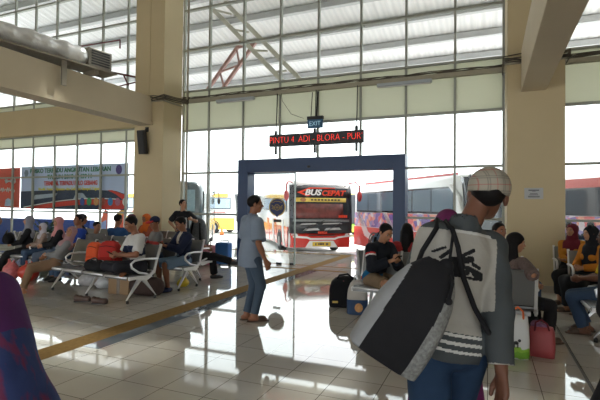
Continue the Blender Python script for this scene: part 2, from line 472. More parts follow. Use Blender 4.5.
    if hijab is not None:
        pr = [ell(Hp(0, -.016, .026), S(V3(.094, .116, .104)), Hm), cap(Hp(0, -.01, -.04), S(Tm(0, .005, .47)), .088*s, .095*s),
              cap(S(Tm(-.09, .0, .42)), S(Tm(.09, .0, .42)), .088*s, .088*s), ell(S(Tm(0, .075, .45-hijab_len*.5)), S(V3(.15, .075, hijab_len*.62)), T),
              ell(S(Tm(0, -.06, .45-hijab_len*.4)), S(V3(.155, .075, hijab_len*.55)), T)]
        H('hijab', pr, hijab, subs=[ell(Hp(0, .108, -.016), S(V3(.066, .088, .082)), Hm)], k=.03*s, wrinkle=.004*s, seed=seed)
    # ---------- clothes
    def C(name, prims, m, **k): return smesh(name, prims, m, body, k.pop('vox', vox), **k)
    if top:
        i = top.get('i', .014); fr = top.get('sleeve', .35); hem = top.get('hem', -.05 if sit else -.10); fl = top.get('flare', .012)
        pr = torso(i)+arm(shL, eL, lh, i, fr, fl)+arm(shR, eR, rh, i, fr, fl)
        if top.get('skirt'):   # long tunic panel below the hips
            z1 = top['skirt']; w = top.get('sw', .20)
            pr.append(cap(S(P+V3(0, 0, .02)), S(V3(0, .0, z1)), (.15*wide+i)*s, w*s, flat=(V3(0, 1, 0), .72)))
            cuts = [(S(V3(0, 0, z1)), V3(0, 0, -1))]
        elif sit: cuts = [(S(Tm(0, 0, hem)), -up)]
        else: cuts = [(S(Tm(0, 0, hem)), -up)]
        # hem must not cut the sleeves: cut the torso primitives one by one
        pr2 = []
        for q in pr[:len(torso())]: q['cut'] = (q['cut'] or [])+cuts; pr2.append(q)
        for q in pr[len(torso()):]:
            if top.get('skirt') and q is pr[-1]: q['cut'] = cuts
            pr2.append(q)
        if not top.get('skirt') and not sit:
            pr2.append(cap(S(Tm(0, 0, .10)), S(Tm(0, 0, hem-.1)), (.137*wide+i)*s, (.162*wide+i)*s, flat=(fwd, top.get('hf', .78)), cut=cuts))
        C('shirt' if not top.get('name') else top['name'], pr2, top['mat'], vox=top.get('vox', vox), subs=[cap(S(N0+up*.015), S(N1+up*.12), .064*s, .064*s)] if not top.get('collar') else [cap(S(N0+up*.055), S(N1+up*.12), .058*s, .066*s)],
          k=.02*s, wrinkle=top.get('wr', .0035), seed=seed, paint=(lambda c: top['paint'](c/s, dict(P=P, T=T, shL=shL, shR=shR, eL=eL, eR=eR))) if top.get('paint') else None)
    if bottom:
        i = bottom.get('i', .016); kind = bottom.get('len', 'long')
        wc = [(S(Tm(0, 0, .11)), up)]
        wi = bottom.get('wi', i); pr = [ell(S(Tm(0, -.005, .0)), S(V3(.165*wide, .118, .125)+wi), T, cut=wc), ell(S(Tm(0, 0, .13)), S(V3(.14*wide, .1, .13)+wi), T, cut=wc)]
        kk = .02
        for hp_, kn, an in ((hipL, kL, lf), (hipR, kR, rf)):
            if kind == 'short':
                q = hp_+(kn-hp_)*bottom.get('frac', .92); n = nrm(kn-hp_)
                pr.append(cap(S(hp_), S(q+n*.05), (.09+i)*s, (.07+i)*s, cut=[(S(q), n)]))
            else:
                f = bottom.get('frac', .93); q = kn+(an-kn)*f; n = nrm(an-kn); w = bottom.get('w', .052)
                pr += [cap(S(hp_), S(kn), (.088+i)*s, (.060+i)*s), cap(S(kn), S(q+n*.05), (.060+i)*s, (w+i)*s, cut=[(S(q), n)])]
                if kind == 'skirt': kk = .09
        if kind == 'skirt':
            mk = (kL+kR)/2; ma = (lf+rf)/2
            pr += [cap(S((hipL+hipR)/2), S(mk), .11*s, .08*s), cap(S(mk), S(mk+(ma-mk)*.9), .08*s, .09*s, cut=[(S(mk+(ma-mk)*.86), nrm(ma-mk))])]
        C('skirt' if kind == 'skirt' else ('shorts' if kind == 'short' else 'trousers'), pr, bottom['mat'], k=kk*s, wrinkle=bottom.get('wr', .0035), seed=seed+5)
    for kn, an, toe in ((kL, lf, ltoe), (kR, rf, rtoe)):
        if shoes is not None:
            C('shoe', foot(kn, an, toe, .010), shoes, cuts=[(S(an+V3(0, 0, .012)), V3(0, 0, 1)), (S(an+V3(0, 0, -.072)), V3(0, 0, -1))], vox=min(vox, .011))
        if sandals is not None:
            f = rotz(toe)@V3(0, 1, 0); b = an+V3(0, 0, -.066)
            sd = smesh('sandal', [cap(S(b-f*.055), S(b+f*.165), .046*s, .05*s, flat=(V3(0, 0, 1), .25)),
                                  cap(S(b+f*.09+V3(0, 0, .03)), S(b+f*.12+V3(0, 0, .03)), .052*s, .05*s, flat=(V3(0, 0, 1), .75))], sandals, body, min(vox, .01), k=.01, cuts=[(S(an+V3(0, 0, -.077)), V3(0, 0, -1))])
    body['_s'] = s
    J = dict(s=s, P=P, T=T, HC=HC, Hm=Hm, shL=shL, shR=shR, eL=eL, eR=eR, lh=lh, rh=rh, kL=kL, kR=kR, lf=lf, rf=rf, S=S, Hp=Hp, Tm=Tm)
    del body['_s']
    return body, J

def local(xy, face, h, p, z0=0):
    a = -math.radians(face-90); s = h/1.70
    x, y = p[0]-xy[0], p[1]-xy[1]
    return ((x*math.cos(a)-y*math.sin(a))/s, (x*math.sin(a)+y*math.cos(a))/s, (p[2]-z0)/s)
def world(body, p):
    a = body.rotation_euler.z; x, y, z = p
    return (body.location.x+x*math.cos(a)-y*math.sin(a), body.location.y+x*math.sin(a)+y*math.cos(a), body.location.z+z)
# ------------------------------------------------------------------ the hall
M_WALL = mat('cream_plaster', (.55, .45, .275), rough=.75, var=.08, scale=1.2, bump=.04, bscale=30)
M_BEAM = mat('painted_beam', (.62, .53, .38), rough=.75, var=.07, scale=1.5, bump=.04, bscale=25)
M_BASE = mat('grey_base_tile', (.36, .31, .24), rough=.35, var=.1)
M_ALU = mat('window_aluminium', (.33, .345, .305), rough=.5, metal=.1, var=.06)
M_GREEN = mat('green_frosted_panel', (.60, .62, .52), rough=.45, var=.05, scale=2)
_nt = M_GREEN.node_tree; _b = _nt.nodes['Principled BSDF']; _o = [n_ for n_ in _nt.nodes if n_.type == 'OUTPUT_MATERIAL'][0]
_tl = _nt.nodes.new('ShaderNodeBsdfTranslucent'); _tl.inputs[0].default_value = (.84, .86, .735, 1); _ms = _nt.nodes.new('ShaderNodeMixShader'); _ms.inputs[0].default_value = .5
_nt.links.new(_b.outputs[0], _ms.inputs[1]); _nt.links.new(_tl.outputs[0], _ms.inputs[2]); _nt.links.new(_ms.outputs[0], _o.inputs[0])
M_BLUE = mat('portal_navy_blue', (.017, .044, .115), rough=.4, var=.08, spec=.4)
M_GLASS = glass_mat('clear_glass')
M_FLOOR = floor_mat()
M_BROWN = mat('brown_tile_strip', (.21, .13, .05), rough=.85, var=.35, scale=22, spec=.03)
M_SLATE = mat('slate_tile_strip', (.13, .15, .17), rough=.06, var=.15, scale=4)
M_CEIL = mat('hall_ceiling', (.55, .53, .49), rough=.8, var=.04)
M_TRAY = mat('cream_tray', (.36, .33, .25), rough=.6, var=.15)
M_CABLE = mat('dusty_cable', (.10, .085, .065), rough=.8, var=.3, scale=15)
M_PIPEG = mat('grey_conduit', (.33, .31, .26), rough=.6, var=.15)
M_BLACK = mat('black_plastic', (.016, .016, .018), rough=.45, var=.1)
M_CHROME = mat('polished_steel', (.74, .75, .76), rough=.3, metal=.6, var=.05)
M_STEEL = mat('perforated_steel', (.20, .205, .205), rough=.42, metal=.6, var=.1, scale=120)
M_WHITE = mat('white_paint', (.78, .78, .77), rough=.5, var=.04)
M_RED = mat('red_paint', (.55, .035, .025), rough=.4, var=.08)
M_MAROON = mat('maroon_pipe', (.12, .02, .025), rough=.5, var=.1)

YW, YC = 10.1, 9.0
def struct(name, mb, m, parent=None):
    o = mb.build(name, m, parent); o['kind'] = 'structure'; return o

# floor runs out under the portal to the platform edge
struct('floor', MB().box(-19, 9, -9, 13.9, -.65, 0), M_FLOOR)
struct('trim_1', MB().box(-4.15, -3.85, -2, 13.2, -.01, .002), M_BROWN)
struct('trim_2', MB().box(-3.85, -3.63, 3.40, 9.7, -.01, .002), M_SLATE)
struct('trim_3', MB().box(-6.6, -2.95, 9.72, 9.88, -.01, .003).box(-9, 3, 10.45, 10.55, -.01, .003).box(-9, 3, 13.2, 13.38, -.01, .003), M_BROWN)
struct('trim_4', MB().box(.775, .795, -2, 9.0, -.01, .002), mat('dark_joint', (.03, .028, .025), var=0, rough=.4))
struct('ceiling', MB().box(-19, 9, -9, 10.4, 9.6, 9.8), M_CEIL)
struct('wall_left', MB().box(-19.2, -19, -9, 10.4, 0, 9.6), M_WALL)
struct('wall_right', MB().box(9, 9.2, -9, 10.4, 0, 9.6), M_WALL)
struct('wall_back', MB().box(-19, -18.6, -9.2, -9, 0, 9.6).box(8.6, 9, -9.2, -9, 0, 9.6).box(-5.2, -4.8, -9.2, -9, 0, 9.6).box(-19, 9, -9.2, -9, 3.8, 9.6), M_WALL)
struct('wall_pillar_left', MB().box(-8.50, -7.57, 9.0, 9.74, 0, 9.6, .008).box(-8.05, -8.01, 8.985, 9.0, 4.27, 9.6), M_WALL)
struct('wall_pillar_right', MB().box(.32, 1.25, 9.0, 10.25, 0, 9.6, .012), M_WALL)
struct('wall_lintel', MB().box(-19, -8.43, 9.85, 10.3, 3.72, 4.55), M_WALL)
struct('wall_front', MB().box(3.6, 9, 9.9, 10.3, 0, 9.6), M_WALL)
struct('baseboard_front', MB().box(-8.52, -7.55, 8.985, 9.0, 0, .12).box(.30, 1.27, 8.985, 9.0, 0, .12), M_BASE)
struct('trim_5', MB().box(-8.30, -7.92, -9, 9.0, 3.55, 4.25, .01).box(-8.33, -7.89, -9, 9.0, 3.53, 3.60), M_BEAM)
struct('trim_6', MB().box(.55, .95, -9, 9.0, 3.60, 4.36, .01), M_BEAM)

def glazing(n, xs, zs, panes_z, green_z, door=None, sill=True, hw=.024, hd=.045):
    """frame grid + glass + opaque green bands for one bay of the front wall"""
    fr = MB(); x0, x1 = xs[0], xs[-1]
    for x in xs:
        zb = 2.66 if door and door[0]-.06 < x < door[1]+.06 else 0
        fr.box(x-hw, x+hw, YW-hd, YW+hd, zb, 9.6)
    for z in zs:
        segs = [(x0, x1)]
        if door and z < 2.7: segs = [(x0, door[0]), (door[1], x1)]
        for a, b in segs: fr.box(a, b, YW-.05, YW+.05, z-.025, z+.025)
    if sill:
        for a, b in ([(x0, x1)] if not door else [(x0, door[0]), (door[1], x1)]): fr.box(a, b, YW-.06, YW+.06, 0, .10)
    w = struct('window_%d' % n, fr, M_ALU)
    gl = MB()
    for a, b in zip(xs, xs[1:]):
        for za, zb in panes_z:
            if door and a > door[0]-.3 and b < door[1]+.3 and zb < 2.8: continue
            if door and a > door[0]-.3 and b < door[1]+.3 and za < 2.65: za = 2.65
            gl.box(a+.022, b-.022, YW-.003, YW+.003, za+.025, zb-.025)
    gl.build('window_pane', M_GLASS, w)
    gr = MB()
    for a, b in zip(xs, xs[1:]):
        for za, zb in green_z: gr.box(a+.022, b-.022, YW-.012, YW+.012, za+.025, zb-.025)
    gr.build('spandrel_panel', M_GREEN, w)
    return w
XS = [-7.78, -6.94, -5.88, -4.82, -3.80, -2.74, -1.70, -.66, .29]
DOOR = (-5.93, -1.68)
w1 = glazing(1, XS, [1.26, 2.37, 3.54, 4.62, 5.76, 6.88, 8.0, 9.1], [(.1, 1.26), (1.26, 2.37), (2.37, 3.54), (4.62, 5.76), (5.76, 6.88), (6.88, 8.0), (8.0, 9.1)], [(3.54, 4.62)], DOOR)
XL = [-8.46]+[-8.83-i*.995 for i in range(11)]
XL = XL[::-1]
w2 = glazing(2, XL, [1.26, 2.37, 3.36, 3.70, 4.60, 4.78, 5.76, 6.88, 8.0, 9.1], [(.1, 1.26), (1.26, 2.37), (2.37, 3.36), (4.78, 5.76), (5.76, 6.88), (6.88, 8.0), (8.0, 9.1)], [(3.36, 3.70), (4.60, 4.78)], hw=.026, hd=.03)
w3 = glazing(3, [1.28, 2.4, 3.55], [1.26, 2.37, 3.54, 4.62, 5.76, 6.88, 8.0, 9.1], [(.1, 1.26), (1.26, 2.37), (2.37, 3.54), (4.62, 5.76), (5.76, 6.88), (6.88, 8.0), (8.0, 9.1)], [(3.54, 4.62)])

# blue portal
p = struct('door_1', MB().box(-5.93, -5.64, 9.93, 10.3, 0, 2.67, .006).box(-1.95, -1.68, 9.93, 10.3, 0, 2.67, .006).box(-5.64, -1.95, 9.93, 10.3, 2.34, 2.67, .006), M_BLUE)
MB().box(-4.0, -3.93, 9.90, 9.93, 2.42, 2.47, .005).ball((-3.965, 9.895, 2.445), .018).build('door_sensor', M_BLACK, p)
# sliding glass leaf standing behind the portal
g = MB().box(-5.72, -4.50, 10.36, 10.372, .02, 2.34); d2 = struct('door_2', g, M_GLASS)
MB().box(-4.52, -4.49, 10.35, 10.385, .02, 2.34).box(-5.72, -4.5, 10.35, 10.385, 2.32, 2.36).build('door_frame', mat('glass_edge', (.45, .55, .52), rough=.2, var=0), d2)
MB().box(-4.62, -4.52, 10.33, 10.40, 0, .06).box(-5.0, -4.88, 10.33, 10.40, 0, .05).build('floor_clip', M_BLACK, d2)
# round transport emblem on the glass: navy disc, gold ring, winged wheel, pennant tail
NAVY = mat('emblem_navy', (.02, .03, .12), rough=.5, var=0); GOLD = mat('emblem_gold', (.55, .38, .08), rough=.5, var=0)
def disc(mb, c, r, y0, y1, n=28, sz=1): return mb.prism([(c[0]+r*math.cos(2*PI*k/n), c[1]+r*sz*math.sin(2*PI*k/n)) for k in range(n)], 'y', y0, y1)
em = disc(MB(), (-5.0, 1.47), .235, 10.352, 10.358).build('emblem_sticker', GOLD, d2)
disc(MB(), (-5.0, 1.47), .205, 10.349, 10.353).prism([(-5.06, 1.28), (-4.94, 1.28), (-5.0, 1.20)], 'y', 10.35, 10.356).build('emblem_field', NAVY, em)
e2 = MB()
e2.tube([(-5+.075*math.cos(a*PI/8), 10.348, 1.46+.075*math.sin(a*PI/8)) for a in range(16)], .008, 6, True)
for a in range(8): e2.tube([(-5, 10.348, 1.46), (-5+.075*math.cos(a*PI/4), 10.348, 1.46+.075*math.sin(a*PI/4))], .005, 5)
for sx in (-1, 1):
    for j in range(3): e2.tube([(-5+sx*.08, 10.348, 1.46-j*.025), (-5+sx*.155, 10.348, 1.52-j*.045)], .009, 5)
e2.tube([(-5.13, 10.348, 1.58), (-5.06, 10.348, 1.615), (-4.94, 10.348, 1.615), (-4.87, 10.348, 1.58)], .008, 5)
e2.build('emblem_wheel', GOLD, em)
MB().box(-5.10, -4.88, 10.352, 10.358, 1.08, 1.15, .002).build('door_sticker', M_BLACK, d2)

# cable bundle and conduit along the front wall, with the ledge round both columns
cb = MB()
for j in range(5):
    pts = []
    for i in range(34):
        x = -7.8+i*(8.1/33); pts.append((x, 9.98+.02*math.sin(i*1.7+j), 4.385+.012*j+.014*math.sin(i*.9+j*2)))
    cb.tube(pts, .011, 6)
cb.mi = 1; cb.box(-7.8, .31, 9.93, 10.04, 4.28, 4.37)
tag(cb.build('cable_tray', [M_CABLE, M_TRAY], None), 'long dusty cable tray crossing the green panels above the doorway', 'cable tray')
ld = MB()
for (xa, xb) in ((-8.52, -7.54), (.28, 1.29)):
    nm = ld
    L = MB()
    for j in range(6):
        z = 4.15+.022*j; rj = random.Random(j)
        w_ = lambda a=.02: rj.uniform(-a, a)
        L.tube([(xa-.02, 9.7, z), (xa-.03, 8.96-.006*j, z)]+[(xa+(xb-xa)*k/7, 8.95-.006*j+w_(.012), z+w_(.03)) for k in range(1, 7)]+[(xb+.03, 8.96-.006*j, z+.01), (xb+.03, 9.4, z+.03+w_()), (xb+.03, 9.9, z+.08), (xb+.05, 9.97, z+.18)], .011, 6)
    L.mi = 1; L.box(xa, xb, 8.96, 9.0, 4.12, 4.15); L.box(xb-.04, xb, 8.96, 9.74, 4.12, 4.15)
    o = L.build('cable_bundle', [M_CABLE, M_TRAY], None)
    tag(o, 'cable bundle wrapped round the %s' % ('loudspeaker column beside the beam end' if xa < -5 else 'notice column behind the overhead beam'), 'cable', 'cable bundles')
L = MB()
for j in range(4): L.tube([(1.28, 9.97, 4.40+.03*j), (2.3, 9.99, 4.47+.012*j), (3.55, 9.98, 4.42+.02*j)], .012, 6)
L.mi = 1; L.box(1.28, 3.58, 9.93, 10.04, 4.31, 4.40)
tag(L.build('cable_tray', [M_CABLE, M_TRAY], None), 'short dusty cable tray beyond the notice column', 'cable tray')
ld.bm.free()
# fluorescent fittings under the tray
TUBE = mat('tube_fitting_grey', (.42, .46, .50), rough=.4, var=.05)
for (x0, x1, lab) in ((-6.60, -5.47, 'over the emblem door leaf'), (-2.32, -1.12, 'nearer the notice column')):
    t = thing('tube_light', 'unlit grey fluorescent tube fitting under the cable tray, %s' % lab, 'light', ((x0+x1)/2, 9.93, 4.22), 0, 'tube lights on the cable tray')
    w = (x1-x0)/2
    MB().box(-w, w, -.05, .05, -.02, .05, .012).build('housing', TUBE, t)
    MB().tube([(-w+.03, -.02, -.035), (w-.03, -.02, -.035)], .016, 8).build('tube', M_WHITE, t)
    for a_ in (-w+.1, w-.13): MB().box(a_, a_+.03, -.02, .07, .05, .11).build('bracket', M_PIPEG, t)
# vertical service pipe left of the glazing
tag(MB().tube([(-7.56, 9.96, 0), (-7.56, 9.96, 8.9)], .03, 8).build('service_pipe', M_PIPEG), 'thin vertical pipe running up the corner beside the loudspeaker column', 'pipe')
# loose hanging wires near the exit sign
tag(MB().tube([(-4.74, 9.95, 4.38), (-4.70, 9.95, 4.1), (-4.45, 9.95, 3.75), (-4.12, 9.95, 3.62)], .006, 5).build('hanging_wire', M_CABLE), 'thin loose wire drooping from the cable tray to the exit sign', 'wire')

# LED sign
led = thing('led_sign', 'long black LED board with red scrolling letters hung over the doorway', 'sign', (-3.80, 9.88, 3.10))
MB().box(-1.195, 1.195, -.05, .05, -.145, .145, .008).build('housing', M_BLACK, led)
LEDR = mat('led_red', (1, .035, .02), emit=1.0, var=0)
text('sign_letters', "PINTU 4  ADI - BLORA - PUR'", .225, LEDR, led, (0, -.052, 0), width=2.33, ext=.001, bold=-.007)
for x in (-1.03, .0, 1.02):
    MB().tube([(x, 0, .14), (x, .03, .5), (x, .06, 1.2)], .012, 6).box(x-.03, x+.03, -.03, .05, .13, .24).box(x-.025, x+.025, -.02, .05, -.33, -.15).build('hanger', M_BLACK, led)
ex = thing('exit_sign', 'small blue EXIT sign hung above the LED board', 'sign', (-3.76, 9.80, 3.47))
MB().box(-.19, .19, -.03, .03, -.13, .09, .006).build('panel', mat('exit_blue', (.02, .10, .20), rough=.4, var=.05), ex)
MB().box(-.20, .20, -.04, .04, .07, .15, .005).tube([(-.12, .02, .14), (-.12, .1, .75)], .01, 6).tube([(.02, .02, .14), (.02, .1, .75)], .018, 6).build('hanger', M_BLACK, ex)
text('sign_letters', 'EXIT', .15, mat('exit_letter', (.35, .60, .75), emit=.15, var=0), ex, (0, -.034, -.03), width=.28, ext=.002)

# speaker on the loudspeaker column
sp = thing('column_speaker', 'slim black loudspeaker bracketed to the loudspeaker column', 'speaker', (-8.08, 8.86, 3.08))
MB().box(-.10, .10, -.09, .05, -.30, .30, .012, Matrix.Rotation(math.radians(8), 4, 'X')).build('cabinet', M_BLACK, sp)
MB().box(-.085, .085, -.105, -.088, -.28, .28, .004, Matrix.Rotation(math.radians(8), 4, 'X')).build('grille', mat('speaker_grille', (.03, .03, .032), rough=.7, var=.3, scale=150), sp)
MB().tube([(0, .03, .24), (.02, .06, .34), (.02, .14, .34)], .014, 6).box(-.03, .05, .10, .14, .28, .40).build('bracket', M_BLACK, sp)
# notice on the notice column
nt = thing('notice_sheet', 'small white printed notice fixed to the notice column', 'notice', (.755, 8.985, 1.755))
MB().box(-.15, .15, -.004, .018, -.10, .10, .003).build('sheet', mat('notice_paper', (.45, .46, .47), rough=.6, var=.03), nt)
INK = mat('printed_ink', (.06, .06, .07), var=0)
nl = MB()
for (z, w, hh) in ((.062, .085, .014), (.040, .03, .006), (.0, .06, .007), (-.022, .07, .008), (-.048, .095, .009), (-.066, .09, .006)): nl.box(-w, w, -.0055, -.003, z-hh, z+hh*.4)
nl.build('printed_lines', INK, nt)

# silver duct and sprinkler pipes on top of the beam by the loudspeaker
FOIL = mat('duct_foil', (.82, .82, .82), rough=.3, metal=.55, var=.12, scale=10, bump=1.0, bscale=16)
du = thing('air_duct', 'silver foil air duct lying on top of the beam by the loudspeaker', 'duct', (-7.86, 7.30, 4.25), math.radians(-9))
secs = []
for i in range(60):
    y = -7.0+i*(6.6/59); r = .19+.016*math.sin(i*2.1)+.009*math.sin(i*5.3)
    secs.append([(r*math.cos(2*PI*k/18), y, .36+r*math.sin(2*PI*k/18)*(1+.03*math.sin(i+k))) for k in range(18)])
MB().loft(secs).build('foil_pipe', FOIL, du)
MB().box(-.19, .19, -.42, .12, .17, .55, .01).build('outlet_box', mat('galvanised_box', (.30, .28, .24), rough=.5, metal=.5, var=.2), du)
gr = MB()
for k in range(6): gr.box(.188, .205, -.36, .06, .205+k*.055, .235+k*.055)
for k in range(6): gr.box(-.17, .17, .118, .132, .205+k*.055, .235+k*.055)
gr.build('grille', M_BLACK, du)
MB().box(-.26, .26, -7.4, .22, .10, .14, .005).box(.17, .21, -1.0, -.9, -.40, .12).box(-.2, -.16, -6, -5.9, 0, .15).box(-.2, .2, -.3, -.2, 0, .14).box(-.2, .2, -3.3, -3.2, 0, .14).box(-.2, .2, -5.4, -5.3, 0, .14).build('support_tray', mat('tray_brown_grey', (.26, .23, .18), rough=.7, var=.2), du)
tag(MB().tube([(-12.2, 9.7, 6.25), (-9.75, 9.7, 6.22), (-9.75, 9.7, 5.98)], .025, 8).tube([(-12.2, 9.7, 6.25), (-12.2, 10.05, 6.25)], .03, 8).build('sprinkler_pipe', M_MAROON), 'upper maroon sprinkler pipe with a bent end behind the duct', 'pipe', 'maroon sprinkler pipes')
tag(MB().tube([(-10.6, 9.6, 5.45), (-8.40, 9.6, 4.88)], .028, 8).tube([(-10.2, 9.70, 4.85), (-8.40, 9.70, 5.0)], .022, 8).tube([(-9.5, 9.6, 5.16), (-9.5, 9.8, 4.9)], .022, 8).build('sprinkler_pipe', M_MAROON), 'lower maroon sprinkler pipes running from the duct outlet to the loudspeaker column', 'pipe', 'maroon sprinkler pipes')
tag(MB().tube([(-14.2, 9.7, 6.9), (-13.55, 9.7, 7.05), (-13.55, 9.7, 6.85)], .04, 8).tube([(-14.2, 9.7, 6.9), (-14.2, 10.05, 6.9)], .03, 8).build('sprinkler_pipe', M_MAROON), 'short dark pipe elbow above the middle of the duct', 'pipe', 'maroon sprinkler pipes')

# ------------------------------------------------------------------ outside
GZ = -.65
M_CONC = mat('bright_concrete', (.70, .69, .67), rough=.8, var=.08, scale=.6)
g0 = struct('ground', MB().box(-120, 120, 13.9, 160, GZ-.2, GZ).box(-120, 120, -60, -9.0, GZ-.2, GZ), M_CONC); g0.name = 'floor_outside'
M_SHEET = bpy.data.materials.new('roof_sheet'); M_SHEET.use_nodes = True
nt_ = M_SHEET.node_tree; b_ = nt_.nodes['Principled BSDF']; b_.inputs['Roughness'].default_value = .6
tc_ = nt_.nodes.new('ShaderNodeTexCoord'); wv = nt_.nodes.new('ShaderNodeTexWave'); wv.inputs['Scale'].default_value = 1.6; wv.bands_direction = 'X'; wv.inputs['Distortion'].default_value = .4
nt_.links.new(tc_.outputs['Object'], wv.inputs['Vector'])
mx_ = nt_.nodes.new('ShaderNodeMix'); mx_.data_type = 'RGBA'; mx_.inputs[6].default_value = (.78, .77, .78, 1); mx_.inputs[7].default_value = (.86, .84, .845, 1)
nt_.links.new(wv.outputs['Fac'], mx_.inputs[0]); nt_.links.new(mx_.outputs[2], b_.inputs['Base Color'])
cz = lambda y: 11.17-.206*y
cn = thing('bus_bay_canopy', 'large corrugated metal canopy roof over the bus bays beyond the windows', 'canopy', (-8, 15, 0))
sh = MB()
n = 330; xs_ = [-34+i*(56/n) for i in range(n+1)]
top = []
bmv = [[sh.bm.verts.new((x+8, y-15, cz(y)+(.012 if i % 2 else -.012))) for i, x in enumerate(xs_)] for y in (10.5, 19.6)]
for i in range(n): sh.bm.faces.new((bmv[0][i], bmv[0][i+1], bmv[1][i+1], bmv[1][i]))
sh.build('roof_sheet', M_SHEET, cn)
M_PUR = mat('purlin_grey', (.46, .46, .47), rough=.6, var=.08)
for k in range(7):
    y = 11.0+k*1.42
    MB().box(-26, 30, y-15-.09, y-15+.09, cz(y)-.24, cz(y)-.03).build('purlin', M_PUR, cn)
M_STR = mat('steel_cream', (.55, .52, .46), rough=.5, var=.06)
br = MB()
br.bar((-.95, -2, 8.45), (2.4, -2, 5.0), .14, .14).bar((-.35, -2, 8.5), (3.0, -2, 5.0), .14, .14)
for k in range(5):
    t = k/4; br.bar((-.9+3.2*t, -2, 8.35-3.3*t), (-.1+2.8*t, -2, 8.05-2.9*t), .06, .06)
br.build('brace', M_STR, cn)
rd = MB(); RS = mat('truss_red', (.42, .24, .22), rough=.5, var=.08)
A0, A1, B0, B1 = Vector((-1.5, -2, 5.0)), Vector((.45, -2, 7.2)), Vector((-.95, -2, 4.9)), Vector((.85, -2, 6.95))
rd.bar(A0, A1, .1, .1).bar(B0, B1, .1, .1)
for k in range(6):
    t0, t1 = k/6, (k+1)/6
    a, b = (A0.lerp(A1, t0), B0.lerp(B1, t1)) if k % 2 else (B0.lerp(B1, t0), A0.lerp(A1, t1)); rd.bar(a, b, .05, .05)
rd.build('lattice_brace', RS, cn)
MB().box(-26, 30, -2.1, -1.9, 4.75, 5.0).build('tie_beam', M_STR, cn)
MB().box(-26, 30, 4.3, 4.5, cz(19.4)-.3, cz(19.4)-.05).build('edge_beam', M_STR, cn)
for x in (-22, 26): MB().bar((x, -2, 5.0), (x, -2, cz(13)), .12, .12).bar((x, -2, 4.8), (x, -2, GZ), .2, .2).bar((x, 4.4, GZ), (x, 4.4, cz(19.4)-.2), .2, .2).build('post', M_STR, cn)

# wall-hung banners seen through the left glazing
def banner(name, label, x0, x1, z0, z1, y, m):
    t = thing(name, label, 'banner', ((x0+x1)/2, y, z0))
    w = (x1-x0)/2; MB().box(-w, w, 0, .02, 0, z1-z0).build('cloth', m, t)
    return t, w, z1-z0
BW = mat('banner_pale', (.52, .58, .80), rough=.7, var=.12, scale=1.5)
bt, bw, bh = banner('vinyl_banner', 'large pale banner with green and red lettering behind the banner windows', -14.55, -9.86, 1.33, 2.74, 10.22, BW)
BG = mat('banner_green', (.01, .16, .06), var=0); BR = mat('banner_red', (.62, .05, .04), var=0); BY = mat('banner_yellow', (.75, .62, .10), var=0)
BN = mat('banner_navy', (.035, .05, .10), rough=.7, var=.5, scale=3)
text('green_heading', 'POSKO TERPADU ANGKUTAN LEBARAN', .20, BG, bt, (-.12, -.004, bh-.16), width=3.55, bold=.004)
text('green_year', 'TAHUN 2018 / 1439 H', .20, BG, bt, (-.1, -.004, bh-.37), width=1.95, bold=.004)
text('red_heading', 'TERMINAL TERPADU PULO GEBANG', .19, BR, bt, (-.05, -.004, bh-.58), width=2.35, bold=.006)
MB().prism([(-bw, 0), (bw, 0), (bw, .45), (bw*.8, .58), (.2, .64), (-bw, .58)], 'y', -.006, -.001).build('navy_picture', BN, bt)
text('yellow_slogan', 'Mudik Aman, Nyaman dan Selamat Sampai Tujuan', .12, BY, bt, (-.1, -.012, bh-.76), width=2.75, bold=.003)
sw = []
for i in range(25):
    t = i/24; sw.append((-bw*.93+t*bw*1.75, .02+.30*math.sin(t*PI*.62)))
lo = [(x, z-.14-.02*i/25) for i, (x, z) in enumerate(sw)]
MB().prism(sw+[(bw*.93, .30), (bw*.80, .48), (bw*.66, .60), (bw*.74, .60), (bw*.95, .46), (bw*.99, .20), (bw*.93, .03), (bw*.5, .02)]+[(x, max(z, .01)) for x, z in lo[::-1][4:]], 'y', -.012, -.006).build('red_swoosh', BR, bt)
MB().prism([(x, z+.015) for x, z in sw]+[(x, z+.045) for x, z in sw[::-1]], 'y', -.013, -.007).build('white_swoosh', M_WHITE, bt)
MB().prism([(-bw*.75, .30), (-bw*.3, .40), (-bw*.25, .52), (-bw*.7, .46)], 'y', -.009, -.004).prism([(bw*.05, .33), (bw*.3, .36), (bw*.22, .52), (bw*.1, .52)], 'y', -.009, -.004).build('picture_highlight', mat('banner_highlight', (.40, .45, .55), var=.3, scale=8), bt)
for i, c in enumerate(((.06, .10, .35), (.05, .30, .12), (.60, .30, .12), (.45, .10, .08), (.06, .25, .55), (.45, .15, .25), (.75, .80, .78))):
    disc(MB(), (bw*.22+i*.29, .25), .10, -.02, -.012, 16, 1.2).build('round_logo', mat('logo_%d' % i, c, var=.5, scale=30), bt)
disc(MB(), (bw-.36, bh-.19), .12, -.012, -.004, 18, 1.2).build('round_crest', mat('crest_violet', (.10, .07, .25), var=.6, scale=30), bt)
disc(MB(), (-bw+.26, bh-.22), .10, -.012, -.004, 6, 1.25).build('shield_crest', mat('crest_grey', (.20, .24, .32), var=.6, scale=30), bt)
rt_, rw, rh_ = banner('vinyl_banner', 'red banner with white writing beside the large pale banner', -16.6, -14.62, 1.35, 2.72, 10.22, mat('banner_coral', (.70, .12, .09), rough=.7, var=.1))
q = MB()
for zz, xa, xb, f in ((.92, .25, .80, 17), (.62, -.15, .75, 14)):
    q.tube([(xa+(xb-xa)*i/40, -.006, zz+.06*math.sin(i*f/10)+.035*math.sin(i*1.9)) for i in range(41)], .014, 5)
q.build('white_writing', M_WHITE, rt_)
MB().prism([(.25, .06), (.60, .06), (.56, .28), (.42, .34), (.30, .28)], 'y', -.008, -.002).build('mosque_picture', mat('banner_bluewhite', (.45, .55, .75), var=.4, scale=20), rt_)
